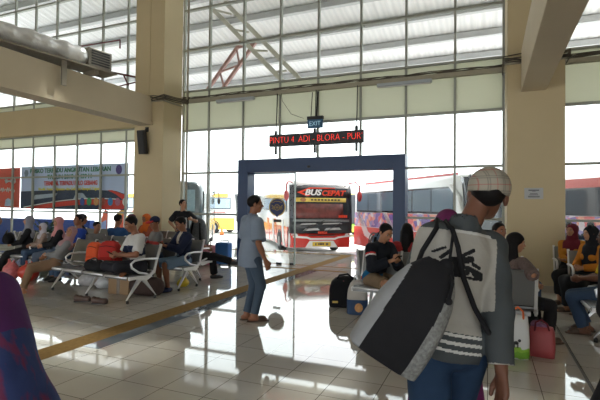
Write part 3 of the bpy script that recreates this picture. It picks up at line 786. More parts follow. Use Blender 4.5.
tag(MB().box(-19, -11.95, 10.75, 10.95, 0, .98, .02).build('blue_barrier', mat('barrier_blue', (.025, .075, .32), rough=.35, var=.25, scale=2)), 'low royal blue barrier wall outside the banner windows', 'barrier')
FO = mat('flag_orange', (.75, .13, .05), var=.1); FY = mat('flag_yellow', (.80, .45, .05), var=.1)
for (x, lab, tilt) in ((-12.9, 'leaning red feather flag with a pale emblem beside the blue barrier', .5), (-12.15, 'upright red and yellow feather flag next to the leaning flag', .0)):
    f = thing('feather_flag', lab, 'flag', (x, 12.0, 0))
    pts = [(-.05, .05), (.38, .05), (.40, .9), (.42, 1.25), (.30, 1.32), (.12+tilt*.2, 1.25), (tilt*.1, .8)]
    MB().prism(pts, 'y', -.012, .012).build('cloth', FO, f)
    MB().tube([(.40, 0, 0), (.42, 0, 1.4)], .015, 6).box(.2, .6, -.2, .2, 0, .04).build('pole', M_WHITE, f)
    if tilt: MB().prism([(.05, .55), (.36, .60), (.36, .95), (.12, .85)], 'y', -.02, -.013).build('pale_emblem', mat('flag_pale', (.45, .55, .70), var=.3, scale=15), f)
    else: MB().prism([(.02, .95), (.42, 1.2), (.42, 1.35), (.12, 1.22)], 'y', -.02, -.013).build('yellow_band', FY, f)

def bus(name, label, x, y, head, L=11.0, W=2.6, H=3.3, lower=(.60, .03, .02), upper=(.78, .78, .78), glassc=(.02, .025, .03), graphics=None, sign=None, rear=False):
    t = thing(name, label, 'bus', (x, y, GZ), math.radians(head))
    lowm = mat(name+label[:6]+'_low', lower, rough=.25, var=.05, coat=.3); upm = mat(name+label[:6]+'_up', upper, rough=.25, var=.04, coat=.3)
    dg_ = mat('bus_glass', (.025, .03, .035), rough=.08, var=0); sg_ = mat(label[:8]+'side_glass', glassc, rough=.1, var=.1, scale=.7)
    w = W/2
    def prof(dx):   # vertical outline, front at x=0 curves back at the roof
        return None
    # body sections from rear to front (rounded box, nose raked)
    def sec(xx, top, inset, zb):
        pts = []
        for (yy, zz) in ((-w+inset, zb), (-w+inset*.5, zb+.25), (-w+inset, 1.2), (-w+inset+.03, top-.35), (-w+inset+.14, top-.10), (-w+inset+.4, top)): pts.append((xx, yy, zz))
        for (yy, zz) in ((w-inset-.4, top), (w-inset-.14, top-.10), (w-inset-.03, top-.35), (w-inset, 1.2), (w-inset*.5, zb+.25), (w-inset, zb)): pts.append((xx, yy, zz))
        return pts
    MB().loft([sec(-L, H-.15, .12, .45), sec(-L+.25, H, .02, .35), sec(-L*.5, H, 0, .32), sec(-1.0, H, 0, .32), sec(-.35, H-.04, .05, .32), sec(-.12, H-.28, .10, .34)]).build('body', upm, t)
    # lower skirt panels (right and left) and nose
    for sy in (-1, 1):
        MB().box(-L+.2, -.4, sy*w-.012, sy*w+.012, .34, 1.25).build('side_skirt', lowm, t)
    nose = MB()
    nose.loft([[(-.15, -w+.06, .36), (-.15, w-.06, .36), (-.15, w-.06, 1.02), (-.15, -w+.06, 1.02)], [(.02, -w+.14, .36), (.02, w-.14, .36), (.02, w-.14, .98), (.02, -w+.14, .98)], [(.08, -w*.55, .38), (.08, w*.55, .38), (.08, w*.55, .90), (.08, -w*.55, .90)]], smooth=False)
    nose.build('bumper', lowm, t)
    # windscreen: a raked, slightly bowed dark pane
    secs = []
    for (zz, xf) in ((.98, .12), (1.5, .11), (2.1, .08), (2.6, .03), (2.95, -.02), (3.14, -.10)):
        secs.append([(xf-.10*(abs(v)**2.2), v*(w-.015), zz) for v in np.linspace(-1, 1, 13)]+[(xf-.34, v*(w-.02), zz) for v in np.linspace(1, -1, 13)])
    ws = MB().loft(secs).build('windscreen', dg_, t)
    # side windows, one dark band of panes each side
    for sy in (-1, 1):
        n = 6; x0, x1 = -L+.5, -.75; dx = (x1-x0)/n
        for k in range(n): MB().box(x0+k*dx+.03, x0+(k+1)*dx-.03, sy*w-.015, sy*w+.018, 2.02, 2.80, .006).build('side_window', sg_, t)
        MB().box(x0, x1, sy*w-.012, sy*w+.010, 1.94, 2.86).build('window_surround', dg_, t)
        for xx in (-2.3, -L+2.4):
            q = MB(); M = Matrix.Translation((xx, sy*(w-.13), .48)) @ Matrix.Rotation(PI/2, 4, 'X')
            q.lathe([(.02, -.16), (.44, -.16), (.48, -.10), (.48, .10), (.44, .16), (.02, .16)], (0, 0, 0), 24, M)
            wh = q.build('wheel', mat('tyre', (.02, .02, .022), rough=.8, var=.1), t)
            q = MB(); q.lathe([(.02, -.175), (.24, -.175), (.26, -.15), (.26, .15), (.24, .175), (.02, .175)], (0, 0, 0), 20, M); q.build('hub', mat('hub_grey', (.35, .35, .36), rough=.4, metal=.5), wh)
            a = [(xx+.58*math.cos(k*PI/12), .48+.58*math.sin(k*PI/12)) for k in range(13)]; b = [(xx+.50*math.cos(k*PI/12), .48+.50*math.sin(k*PI/12)) for k in range(12, -1, -1)]
            MB().prism(a+b, 'y', sy*w-.03, sy*w+.03).build('wheel_arch', M_BLACK, t)
    for sy in (-1, 1):
        MB().loft([[(.03, sy*(w-.35), .80), (.03, sy*(w-.30), .98), (-.02, sy*(w-.14), 1.04), (-.04, sy*(w-.10), .90)], [(.075, sy*(w-.42), .80), (.07, sy*(w-.34), .95), (.02, sy*(w-.14), 1.05), (0, sy*(w-.08), .90)]], smooth=False).build('headlight', mat('headlight', (.75, .75, .75), rough=.1, var=.2, scale=12), t)
        MB().tube([(-.15, sy*(w-.12), H-.18), (.20, sy*(w+.10), H-.15), (.34, sy*(w+.22), H-.32), (.34, sy*(w+.22), H-.55)], .035, 8).ball((.34, sy*(w+.22), H-.78), .2, (.45, .55, 1.2)).build('mirror', mat('mirror_red', (.40, .02, .02), rough=.3) if W > 2.7 else M_BLACK, t)
    MB().box(.09, .10, -.42, .42, .42, .60, .004).build('license_plate', mat('plate_yellow', (.70, .50, .05), rough=.4, var=.05), t)
    return t, w, lowm, upm

# central bus with the big front lettering
BWD = 2.9
t, w, lm, um = bus('coach_bus', 'red and black coach bus parked facing the doorway', -6.85, 18.72, -54, L=11, W=BWD, H=3.42)
WR = (PI/2, 0, PI/2)
def fx(z): return float(np.interp(z, (.98, 1.5, 2.1, 2.6, 2.95, 3.14), (.12, .11, .08, .03, -.02, -.10)))
def bowed(name, z0, z1, v0, v1, m, lift=.012, n=13):
    L_ = []
    for zz in (z0, (z0+z1)/2, z1):
        vs = np.linspace(v0, v1, n)
        L_.append([(fx(zz)+lift-.10*abs(v)**2.2, v*(w-.015), zz) for v in vs]+[(fx(zz)-.05-.10*abs(v)**2.2, v*(w-.015), zz) for v in vs[::-1]])
    return MB().loft(L_).build(name, m, t)
bowed('header_panel', 2.58, 3.10, -.97, .97, M_BLACK)
BRD = mat('bus_letter_red', (.85, .07, .03), rough=.4, var=0); BWH = mat('bus_letter_white', (.85, .85, .85), rough=.4, var=0)
text('front_letters', 'BUS', .36, BWH, t, (.03, -.42, 2.79), WR, width=.78, ext=.02, shear=.25, bold=.012)
text('front_letters', 'CEPAT', .32, BRD, t, (.02, .52, 2.77), WR, width=1.12, ext=.03, shear=.25, bold=.010)
MB().prism([(-1.12, 2.80), (-.55, 3.02), (.62, 3.02), (.62, 2.985), (-.50, 2.965), (-.92, 2.80), (-.50, 2.65), (-.68, 2.63)], 'x', -.06, .03).build('arrow_mark', BRD, t)
bowed('route_strip', 2.38, 2.56, -.85, .80, mat('route_yellow', (.75, .58, .12), rough=.5, var=.25, scale=14), .016)
q = MB()
for k in range(9): q.box(.04, .072, -.50+k*.155, -.50+k*.155+.10, 2.43, 2.51)
q.build('route_marks', mat('route_ink', (.10, .09, .05), var=0), t)
MB().prism([(-.85+.13*math.cos(a*PI/8), 2.47+.085*math.sin(a*PI/8)) for a in range(16)], 'x', .0, .066).build('route_badge', mat('badge_brown', (.4, .2, .08), var=.5, scale=20), t)
bowed('cab_view', 1.66, 2.30, -.88, .70, mat('cab_interior', (.15, .04, .035), rough=.3, var=.9, scale=5), .01)
bowed('dash_shelf', 1.50, 1.60, -.9, .9, mat('shelf_grey', (.20, .22, .22), rough=.4, var=.3, scale=10), .014)
MB().tube([(.15, -.95, 1.02), (.15, -.5, 1.30), (.14, .1, 1.56)], .014, 6).build('wiper', M_BLACK, t)
MB().tube([(.16, .1, 1.02), (.15, .5, 1.26), (.12, .95, 1.50)], .014, 6).build('wiper', M_BLACK, t)
q = MB()
for (y0, y1, z0, z1) in ((-.85, -.1, 1.10, 1.20), (.1, .9, 1.12, 1.22), (-1.0, -.2, 1.36, 1.42), (.0, .95, 1.38, 1.44)): q.prism([(y0, z0), (y1, z0+.03), (y1-.1, z1+.02), (y0+.1, z1)], 'x', .0, .135)
q.build('silver_trim', mat('nose_trim_silver', (.45, .47, .48), rough=.3, var=.4, scale=9), t)
q = MB()
for k in range(5): q.box(.10, .150, -.18+k*.085, -.115+k*.085, .97, 1.07)
q.build('nose_marks', BRD, t)
MB().box(.09, .135, -.6, .6, .88, .92).build('nose_bar', M_BLACK, t)
MB().prism([(-1.3, .88), (-.65, .84), (-.5, .78), (.6, .78), (.75, .84), (1.3, .90), (1.3, .84), (.75, .76), (.62, .70), (-.52, .70), (-.68, .76), (-1.3, .80)], 'x', .0, .100).build('white_nose_band', M_WHITE, t)
MB().prism([(-.75, .36), (-.55, .66), (.55, .66), (.75, .36)], 'x', .06, .088).build('plate_surround', M_WHITE, t)
q = MB()
for k, (a, b_) in enumerate(((-.30, -.24), (-.16, -.11), (-.09, -.04), (-.02, .03), (.05, .10), (.19, .24), (.25, .30))): q.box(.099, .103, a, b_, .46, .56)
q.build('plate_marks', INK, t)
q = MB()
for k in range(5): q.box(.05, .115, .78+k*.085, .835+k*.085, 1.68, 1.80)
q.build('screen_marks', BRD, t)
for k, (xa, c) in enumerate(((-.9, 'w'), (-2.9, 'r'), (-3.6, 'w'), (-5.2, 'r'))):
    MB().prism([(xa, .36), (xa-.5, 1.55), (xa-1.0, 1.55), (xa-.45, .36)], 'y', -w-.024, -w+.0).build('side_stripe', M_WHITE if c == 'w' else lm, t)

def swoosh(t, w, L, m, pts, y=-1): MB().prism(pts, 'y', y*w-.024, y*w+.0).build('side_stripe', m, t)
DOTS = bpy.data.materials.new('confetti_graphic'); DOTS.use_nodes = True
nt_ = DOTS.node_tree; b_ = nt_.nodes['Principled BSDF']; b_.inputs['Roughness'].default_value = .4
tc_ = nt_.nodes.new('ShaderNodeTexCoord'); vo = nt_.nodes.new('ShaderNodeTexVoronoi'); vo.inputs['Scale'].default_value = 5
nt_.links.new(tc_.outputs['Object'], vo.inputs['Vector'])
rp = nt_.nodes.new('ShaderNodeValToRGB'); rp.color_ramp.interpolation = 'CONSTANT'
sp_ = nt_.nodes.new('ShaderNodeSeparateColor'); nt_.links.new(vo.outputs['Color'], sp_.inputs[0]); nt_.links.new(sp_.outputs[0], rp.inputs[0])
for i, (ps, c) in enumerate(((0, (.16, .10, .34, 1)), (.3, (.42, .22, .42, 1)), (.45, (.62, .12, .12, 1)), (.62, (.25, .22, .48, 1)), (.8, (.70, .30, .22, 1)), (.92, (.60, .55, .60, 1)))):
    e = rp.color_ramp.elements[i] if i < 2 else rp.color_ramp.elements.new(ps)
    e.position = ps; e.color = c
nt_.links.new(rp.outputs[0], b_.inputs['Base Color'])
def side_bus(label, fx, fy, head, L, **k):
    # fx, fy: front right corner
    a = math.radians(head); cx, cy = fx-1.3*math.sin(a), fy+1.3*math.cos(a)
    t, w, lm, um = bus('coach_bus', label, cx, cy, head, L=L, **k)
    return t, w, lm
t, w, lm = side_bus('long red and white coach bus with confetti side graphics parked beside the doorway', -.55, 14.75, -50, 8.8, lower=(.58, .10, .09), glassc=(.13, .18, .23))
MB().box(-8.5, -1.0, -w-.024, -w, 1.28, 1.92).build('confetti_band', DOTS, t)
for k in range(3):
    xa = -8.3+k*2.7
    swoosh(t, w, 8.8, M_WHITE, [(xa, 1.95), (xa+.35, 1.95), (xa+1.3, 1.05), (xa+2.4, .66), (xa+2.2, .52), (xa+.9, .85)])
    swoosh(t, w, 8.8, M_RED, [(xa+.2, .95), (xa+1.0, .72), (xa+2.0, .40), (xa+.6, .40)])
MB().box(-8.0, -1.0, -w+.3, -w+.36, 3.22, 3.34).build('roof_stripe', M_RED, t)
MB().tube([(-.9, -w-.02, 2.9), (-.45, -w-.02, 2.5), (-.25, -w-.02, 1.9), (-.2, -w-.02, 1.2)], .07, 8).build('white_pillar', M_WHITE, t)
t, w, lm = side_bus('red and white coach bus with a red roof stripe beyond the seated headscarf women', 5.2, 14.3, -50, 8.4, lower=(.55, .14, .14), glassc=(.12, .16, .20))
MB().box(-8.2, -.6, -w-.03, -w, 2.86, 3.16).build('roof_stripe', mat('roof_red', (.50, .08, .06), rough=.4), t)
MB().box(-8.0, -1.0, -w-.024, -w, 1.28, 1.92).build('confetti_band', DOTS, t)
t, w, lm, um = bus('coach_bus', 'yellow and white coach bus parked far off behind the orange traffic cone', -17.9, 31.5, 0, L=12, lower=(.80, .48, .05), upper=(.78, .78, .76), glassc=(.28, .36, .45))
MB().box(-11.5, -1, -w-.03, -w, 2.9, 3.2).build('roof_stripe', mat('bus_yellow', (.80, .50, .08)), t)
text('side_letters', 'BANDUNG', .5, M_WHITE, t, (-2.6, -w-.02, 1.45), (PI/2, 0, 0), width=2.6, ext=.02, bold=.01)
MB().prism([(-6.6, .36), (-4.6, .36), (-5.4, 1.0), (-6.2, 1.15)], 'y', -w-.024, -w).build('side_stripe', mat('bus_grey_graphic', (.30, .30, .32)), t)
MB().box(-11, -1.2, -w-.022, -w, 1.66, 1.74).build('red_line', M_RED, t)
t, w, lm, um = bus('coach_bus', 'dark grey bus seen from behind through the glass by the loudspeaker column', -13.35-4.5, 16.7+7.8, 120, L=9, lower=(.02, .028, .03), upper=(.035, .05, .055), glassc=(.05, .08, .09))
MB().box(-9.03, -8.98, -.95, .95, 1.9, 2.9).build('rear_window', mat('rear_glass', (.10, .16, .18), rough=.15, var=.3), t)
t, w, lm, um = bus('coach_bus', 'green and yellow bus just showing behind the red and black bus', -9.2, 32.0, -50, L=10, lower=(.25, .50, .05), upper=(.70, .62, .10))
# traffic cone
cn_ = thing('traffic_cone', 'small orange traffic cone on the roadway beside the yellow bus wheel', 'cone', (-18.4, 28.6, GZ))
MB().lathe([(.16, .03), (.03, .62), (.02, .63)]).build('cone', mat('cone_orange', (.85, .20, .04)), cn_); MB().box(-.2, .2, -.2, .2, 0, .04, .01).build('base', M_BLACK, cn_)
# ------------------------------------------------------------------ benches
def bench(label, x, y, rz, n, stands, arms, group='steel waiting benches', sw=.55):
    """row along +x from the base point; sitters face local -y; depth measured from the seat lip"""
    t = thing('waiting_bench', label, 'bench', (x, y, 0), rz, group)
    L = n*sw
    MB().box(.05, L-.05, .30, .38, .33, .38, .006).build('beam', M_CHROME, t)
    for k in range(n):
        a, b = k*sw+.02, (k+1)*sw-.02
        pr = [(.0, .385), (.015, .42), (.06, .432), (.20, .418), (.36, .408), (.44, .420), (.47, .45)]
        MB().prism([(yy, zz) for yy, zz in pr]+[(yy, zz-.022) for yy, zz in pr[::-1]], 'x', a, b).build('seat', M_STEEL, t)
        pb = [(.475, .47), (.50, .56), (.535, .68), (.575, .80), (.60, .845)]
        MB().prism(pb+[(yy+.022, zz-.006) for yy, zz in pb[::-1]], 'x', a, b).build('backrest', M_STEEL, t)
        MB().tube([(a, .0, .40), (b, .0, .40)], .018, 8).build('seat_lip', M_CHROME, t)
    for k in range(n+1):
        xx = min(max(k*sw, .015), L-.015)
        MB().loft([[(xx+a, y, z) for a, y, z in ((-.015, y0, z0), (.015, y0, z0), (.015, y0+.035, z0-dz), (-.015, y0+.035, z0-dz))] for y0, z0, dz in ((.39, .41, .03), (.475, .46, .03), (.50, .56, .01), (.605, .865, .01))], smooth=False).build('back_stile', M_CHROME, t)
    for xx in arms:
        a = MB()
        a.tube([(xx, .535, .64), (xx, .30, .655), (xx, .12, .645), (xx, .055, .60), (xx, .07, .54), (xx, .20, .455), (xx, .36, .42)], .017, 8)
        a.build('armrest', M_CHROME, t)
    for xx in stands:
        a = MB()
        a.bar((xx, .34, .37), (xx, .30, .33), .07, .05)
        a.loft([[(xx-.022, .37, .36), (xx+.022, .37, .36), (xx+.022, .27, .33), (xx-.022, .27, .33)], [(xx-.018, .10, .075), (xx+.018, .10, .075), (xx+.018, .075, .045), (xx-.018, .075, .045)]], smooth=False)
        a.loft([[(xx-.022, .31, .36), (xx+.022, .31, .36), (xx+.022, .41, .33), (xx-.022, .41, .33)], [(xx-.018, .60, .075), (xx+.018, .60, .075), (xx+.018, .625, .045), (xx-.018, .625, .045)]], smooth=False)
        lg = a.build('leg_frame', M_CHROME, t)
        for yy in (.095, .605): MB().lathe([(.022, 0), (.022, .03), (.012, .05)], (xx, yy, 0), 10).build('foot_pad', M_BLACK, lg)
    for xx in (.0, L):
        a = MB()
        a.prism([(.02, .36), (.02, .41), (.30, .405), (.42, .42), (.44, .38), (.34, .33), (.12, .365)], 'x', xx-.012, xx+.012)
        a.build('end_plate', M_WHITE, t)
    return t
B1X, B1Y = -7.62, 5.12
bench('front bench holding the barefoot girl and the man in white and navy', -7.006, 5.355, math.radians(-8.5), 4, (.12, 1.08, 2.08), (.55, 2.2))
bench('second bench, behind the girl, with the man in a navy jacket at its end', -9.70, 6.20, 0, 9, (.4, 1.6, 2.7, 3.8, 4.80), (1.1, 2.75, 4.95))
bench('third bench, back to back with the second, under the black trousered sitter', -5.02, 7.48, PI, 9, (.22, 1.4, 2.5, 3.6, 4.7), (0, 1.1, 2.75))
bench('bench in front of the loudspeaker column with women in dark headscarves', -10.0, 8.25, 0, 6, (.4, 1.6, 2.9), (1.1, 3.3))
bench('middle bench under the man in the dark sports jacket, behind the big shoulder bag', -1.66, 5.72, 0, 3, (.3, 1.3), ())
bench('middle bench under the long haired woman, back to back with the sports jacket man', .42, 7.0, PI, 4, (.3, 1.3, 2.0), (0, 2.2))
bench('bench seen from behind with its grey back panel beside the plastic shopping bag', .47, 5.68, PI, 2, (.2, .9), (0, 1.1))
bench('bench against the notice column under the woman in a maroon headscarf', 1.02, 8.10, 0, 4, (.2, 1.5), (0, 1.1))
bench('bench under the woman in a black headscarf with orange sleeves', 1.12, 7.30, 0, 3, (.2, 1.4), (0, 1.65))
bench('bench under the man in the yellow shirt, side on at the frame edge', 1.01, 6.75, -PI/2, 2, (.2, .9), (1.1,))
bench('bench out on the platform beyond the right window under two dark shirted men', 2.75, 11.55, PI, 4, (.3, 1.9), (0, 2.2))

# ------------------------------------------------------------------ luggage and things on the floor
def plastic_bag(name, label, x, y, w, d, h, m, rz=0, z=0, seed=3, group=None, lumps=6):
    r = random.Random(seed); pr = [ell((0, 0, h*.42), (w*.5, d*.5, h*.46))]
    for k in range(lumps): pr.append(ell((r.uniform(-.3, .3)*w, r.uniform(-.3, .3)*d, r.uniform(.2, .6)*h), (w*.26, d*.3, h*.28)))
    pr += [cap((-w*.15, 0, h*.75), (-w*.22, 0, h*1.0), .03, .018), cap((w*.15, 0, h*.75), (w*.2, 0, h*.98), .03, .018)]
    t = smesh(name, pr, m, None, .014, k=.03, wrinkle=.006, seed=seed, cuts=[((0, 0, 0.0), (0, 0, -1))])
    t.location = (x, y, z); t.rotation_euler = (0, 0, rz)
    return tag(t, label, 'bag', group)
PW = mat('plastic_white', (.55, .56, .57), rough=.35, var=.15, scale=9, bump=.4, bscale=20)
PR = mat('plastic_red', (.50, .05, .03), rough=.35, var=.2, scale=9, bump=.4, bscale=20)
plastic_bag('plastic_bag', 'white plastic bag with coloured print under the front bench', -6.72, 6.02, .30, .24, .26, mat('plastic_print', (.48, .46, .46), rough=.4, var=.5, scale=14), seed=4)
plastic_bag('plastic_bag', 'grey white plastic bag under the front bench, beside the carton', -6.30, 5.98, .38, .26, .25, PW, seed=5)
plastic_bag('plastic_bag', 'red plastic bag on the floor behind the barefoot girl\'s knees', -8.15, 5.92, .36, .3, .36, PR, seed=6)
plastic_bag('plastic_bag', 'pink and red patterned plastic bag beside the red one on the floor', -8.55, 5.85, .30, .28, .38, mat('plastic_pink', (.50, .12, .12), rough=.4, var=.6, scale=18), seed=7)
plastic_bag('plastic_bag', 'small yellow bag on the floor under the second bench', -5.12, 6.70, .22, .18, .16, mat('plastic_yellow', (.75, .55, .04), rough=.4, var=.1), seed=8)
bx = thing('cardboard_box', 'brown cardboard box under the front bench', 'box', (-5.62, 5.78, 0), .1)
CB = mat('cardboard', (.30, .19, .10), rough=.85, var=.15)
MB().box(-.20, .20, -.15, .15, 0, .26, .006).build('carton', CB, bx); MB().box(-.03, .03, -.153, .153, -.0, .263).build('tape', mat('tape', (.12, .08, .045), rough=.3), bx)
def duffel(name, label, x, y, w, d, h, m, rz=0, z=0, strap=M_BLACK, group=None, vox=.014, cat='bag', extra=None):
    t = smesh(name, [cap((-w*.32, 0, h*.48), (w*.32, 0, h*.48), h*.50, h*.50, flat=(V3(0, 1, 0), min(1, d/h))), ell((0, 0, h*.3), (w*.48, d*.48, h*.32))], m, None, vox, k=.05, wrinkle=.004, cuts=[((0, 0, 0), (0, 0, -1))])
    t.location = (x, y, z); t.rotation_euler = (0, 0, rz); tag(t, label, cat, group)
    MB().tube([(-w*.2, -d*.35, h*.6), (-w*.16, -d*.2, h*1.05), (0, -d*.12, h*1.17), (w*.16, -d*.2, h*1.05), (w*.2, -d*.35, h*.6)], .012, 6).build('handle', strap, t)
    MB().tube([(-w*.38, 0, h*.955), (w*.38, 0, h*.955)], .006, 5).build('zipper', M_CHROME, t)
    return t
duffel('travel_bag', 'dark brown travel bag under the end of the front bench', -5.16, 5.80, .50, .30, .30, cloth('dark_brown', (.055, .035, .03)), .1)
def bagsec(w, d, z, sq=.5, off=0, wob=0):
    return [(math.copysign(abs(math.cos(a))**sq, math.cos(a))*w+off, math.copysign(abs(math.sin(a))**sq, math.sin(a))*d+wob*math.sin(3*a), z) for a in np.linspace(0, 2*PI, 33)[:-1]]
def backpack(label, x, y, z, w, d, h, m, m2, rz, tilt=0):
    t = MB().loft([bagsec(w*f, d*g, h*k, .5, 0, .004) for f, g, k in ((.44, .42, 0), (.49, .5, .05), (.5, .52, .3), (.49, .5, .6), (.44, .44, .82), (.34, .33, .94), (.18, .18, 1.0))]).build('backpack', m)
    t.location = (x, y, z); t.rotation_euler = (tilt, 0, rz); tag(t, label, 'bag')
    MB().loft([bagsec(w*f, d*g, h*k, .5, 0) for f, g, k in ((.30, .14, .08), (.34, .17, .12), (.34, .17, .38), (.28, .12, .44))]).build('front_pocket', m, t).location = (0, d*.5, 0)
    for sx in (-1, 1): MB().tube([(sx*w*.2, -d*.42, h*.9), (sx*w*.3, -d*.62, h*.6), (sx*w*.32, -d*.55, h*.25), (sx*w*.3, -d*.38, h*.1)], [.02, .028, .022, .012], 8).build('strap', m2, t)
    MB().tube([(-.04, -d*.3, h*.92), (0, -d*.32, h*1.04), (.04, -d*.3, h*.92)], .01, 6).build('top_handle', m2, t)
    MB().tube([(-w*.46, d*.2, h*.55), (-w*.36, d*.40, h*.80), (0, d*.48, h*.84), (w*.36, d*.40, h*.80), (w*.46, d*.2, h*.55)], .006, 5).build('zipper', m2, t)
    return t
CBLK = cloth('black', (.012, .012, .014)); CRED = cloth('bag_red', (.38, .03, .025)); CORG = cloth('bag_orange', (.60, .09, .03))
backpack('orange red backpack standing on the front bench beside the girl', -6.06, 5.56, .425, .27, .18, .42, CORG, CBLK, PI)
backpack('dark red backpack on the front bench next to the man in white and navy', -5.66, 5.50, .425, .36, .22, .46, CRED, CBLK, PI+.2)
duffel('travel_bag', 'black travel bag lying on the front bench before the red backpack', -5.68, 5.24, .44, .18, .18, CBLK, -.1, .425)
backpack('tall grey speckled pack standing on the floor by the window', -6.78, 9.45, 0, .44, .30, 1.16, mat('speckled_grey', (.10, .105, .11), rough=.8, var=.9, scale=45), CBLK, .2)
sc_ = thing('suitcase', 'blue suitcase standing by the window beneath the yellow bus', 'suitcase', (-6.02, 9.45, 0), .1)
BLS = mat('suitcase_blue', (.03, .16, .50), rough=.45, var=.08)
MB().box(-.19, .19, -.12, .12, .05, .58, .05).build('shell', BLS, sc_)
MB().tube([(-.1, .05, .57), (-.1, .05, .63), (.1, .05, .63), (.1, .05, .57)], .012, 6).build('handle', M_BLACK, sc_)
for sx in (-1, 1): MB().lathe([(.005, -.02), (.04, -.02), (.04, .02), (.005, .02)], (0, 0, 0), 12, Matrix.Translation((sx*.14, .06, .04)) @ Matrix.Rotation(PI/2, 4, 'Y')).build('wheel', M_BLACK, sc_)
duffel('travel_bag', 'pink striped bag leaning beside the blue suitcase', -6.40, 9.42, .30, .24, .52, mat('pink_stripe', (.70, .28, .36), rough=.7, var=.4, scale=12), .1)
for (dx, rz, lab) in ((-5.66, .55, 'brown slip on shoe on the floor before the front bench, beside the other'), (-5.31, .35, 'brown slip on shoe on the floor before the front bench, nearer the carton')):
    sh = smesh('shoe', [cap((-.09, 0, .035), (.10, 0, .03), .042, .045, flat=(V3(0, 0, 1), .8)), cap((-.09, 0, .055), (-.03, 0, .05), .036, .036)], mat('shoe_brown', (.075, .04, .028), rough=.5, var=.15), None, .007, k=.02,
               subs=[ell((-.055, 0, .085), (.055, .028, .045))], cuts=[((0, 0, 0.0), (0, 0, -1))])
    sh.location = (dx, 4.97, 0); sh.rotation_euler = (0, 0, rz); sh.scale = (.9, 1.1, 1.25); tag(sh, lab, 'shoe', 'pair of shoes on the floor')
    MB().box(-.12, .13, -.036, .036, 0, .012, .004).build('sole', M_BLACK, sh)
# potted palm behind the seated women
pp = thing('potted_palm', 'dark green potted palm against the blue barrier', 'plant', (-12.3, 9.5, 0))
MB().lathe([(.16, 0), (.22, .05), (.25, .35), (.23, .36), (.20, .30)]).build('pot', mat('pot_brown', (.10, .06, .04)), pp)
r = random.Random(4); lf_ = MB(); st = MB()
for k in range(26):
    a = r.uniform(0, 2*PI); el = r.uniform(.3, 1.3); L = r.uniform(.4, .75); p0 = Vector((0, 0, .33)); pts = []
    for j in range(7):
        u = j/6; pts.append(p0+Vector((math.cos(a)*L*u*math.cos(el), math.sin(a)*L*u*math.cos(el), L*u*math.sin(el)+.25*u-.3*u*u)))
    st.tube(pts, [.008*(1-j/8) for j in range(7)], 4)
    for j in range(1, 7):
        for sd in (-1, 1):
            d = Vector((-math.sin(a)*sd, math.cos(a)*sd, .2)); q = pts[j]; e = q+d*.16+(pts[j]-pts[j-1])*.8
            lf_.tube([q, (q+e)/2+Vector((0, 0, .02)), e], [.004, .016, .002], 4)
st.build('stem', mat('stem_green', (.03, .06, .02)), pp); lf_.build('leaves', mat('leaf_dark', (.015, .045, .018), rough=.5, var=.3), pp)

# black cabin bag, tote and folded umbrella beside the man in the sports jacket
tt = thing('tote_bag', 'white and navy tote bag with an orange emblem beside the black bag', 'bag', (-1.66, 6.02, 0), .25)
CW = cloth('tote_white', (.50, .47, .42))
def tote_secs(w, d, h, zz):
    out = []
    for z, f in zz: out.append([(math.copysign(abs(math.cos(a))**.55, math.cos(a))*w*f, math.copysign(abs(math.sin(a))**.55, math.sin(a))*d*f*(1-.3*z/h), z) for a in np.linspace(0, 2*PI, 25)[:-1]])
    return out
MB().loft(tote_secs(.14, .09, .42, [(.18, 1.02), (.26, 1), (.34, .92), (.42, .70), (.46, .45)])).build('upper_cloth', CW, tt)
MB().loft(tote_secs(.145, .095, .42, [(0, .95), (.02, 1), (.18, 1.0), (.20, 1.0)])).build('lower_cloth', cloth('tote_navy', (.04, .07, .14)), tt)
MB().prism([(.02+.055*math.cos(a*PI/8), .10+.06*math.sin(a*PI/8)) for a in range(16)], 'y', -.103, -.09).build('round_emblem', mat('emblem_orange', (.55, .28, .10), var=.4, scale=30), tt)
MB().tube([(-.05, -.03, .44), (-.04, -.04, .53), (.04, -.04, .53), (.05, -.03, .44)], .009, 6).build('handle', CW, tt)
MB().ball((.06, -.02, .50), .025).build('red_bobble', M_RED, tt)

# shopping bags in front of the bench seen from behind
wb = thing('shopping_bag', 'white plastic shopping bag with a green meadow print and orange handles', 'bag', (.20, 4.93, 0), -.05)
def bagsec(w, d, z, sq=.5, off=0, wob=0):
    return [(math.copysign(abs(math.cos(a))**sq, math.cos(a))*w+off, math.copysign(abs(math.sin(a))**sq, math.sin(a))*d+wob*math.sin(3*a), z) for a in np.linspace(0, 2*PI, 33)[:-1]]
def meadow():
    m = bpy.data.materials.new('shopping_bag_print'); m.use_nodes = True; nt = m.node_tree; b = nt.nodes['Principled BSDF']
    b.inputs['Roughness'].default_value = .35
    tc = nt.nodes.new('ShaderNodeTexCoord'); sp = nt.nodes.new('ShaderNodeSeparateXYZ'); nt.links.new(tc.outputs['Object'], sp.inputs[0])
    nz = nt.nodes.new('ShaderNodeTexNoise'); nz.inputs['Scale'].default_value = 14; nt.links.new(tc.outputs['Object'], nz.inputs['Vector'])
    a = nt.nodes.new('ShaderNodeMath'); a.operation = 'MULTIPLY_ADD'; a.inputs[1].default_value = .09; nt.links.new(nz.outputs['Fac'], a.inputs[0]); nt.links.new(sp.outputs[2], a.inputs[2])
    rp = nt.nodes.new('ShaderNodeValToRGB'); rp.color_ramp.interpolation = 'CONSTANT'
    for i, (ps, c) in enumerate(((0, (.50, .50, .47, 1)), (.055, (.16, .36, .03, 1)), (.12, (.25, .48, .05, 1)), (.155, (.60, .61, .60, 1)))):
        e = rp.color_ramp.elements[i] if i < 2 else rp.color_ramp.elements.new(ps); e.position = ps; e.color = c
    nt.links.new(a.outputs[0], rp.inputs[0]); nt.links.new(rp.outputs[0], b.inputs['Base Color'])
    return m
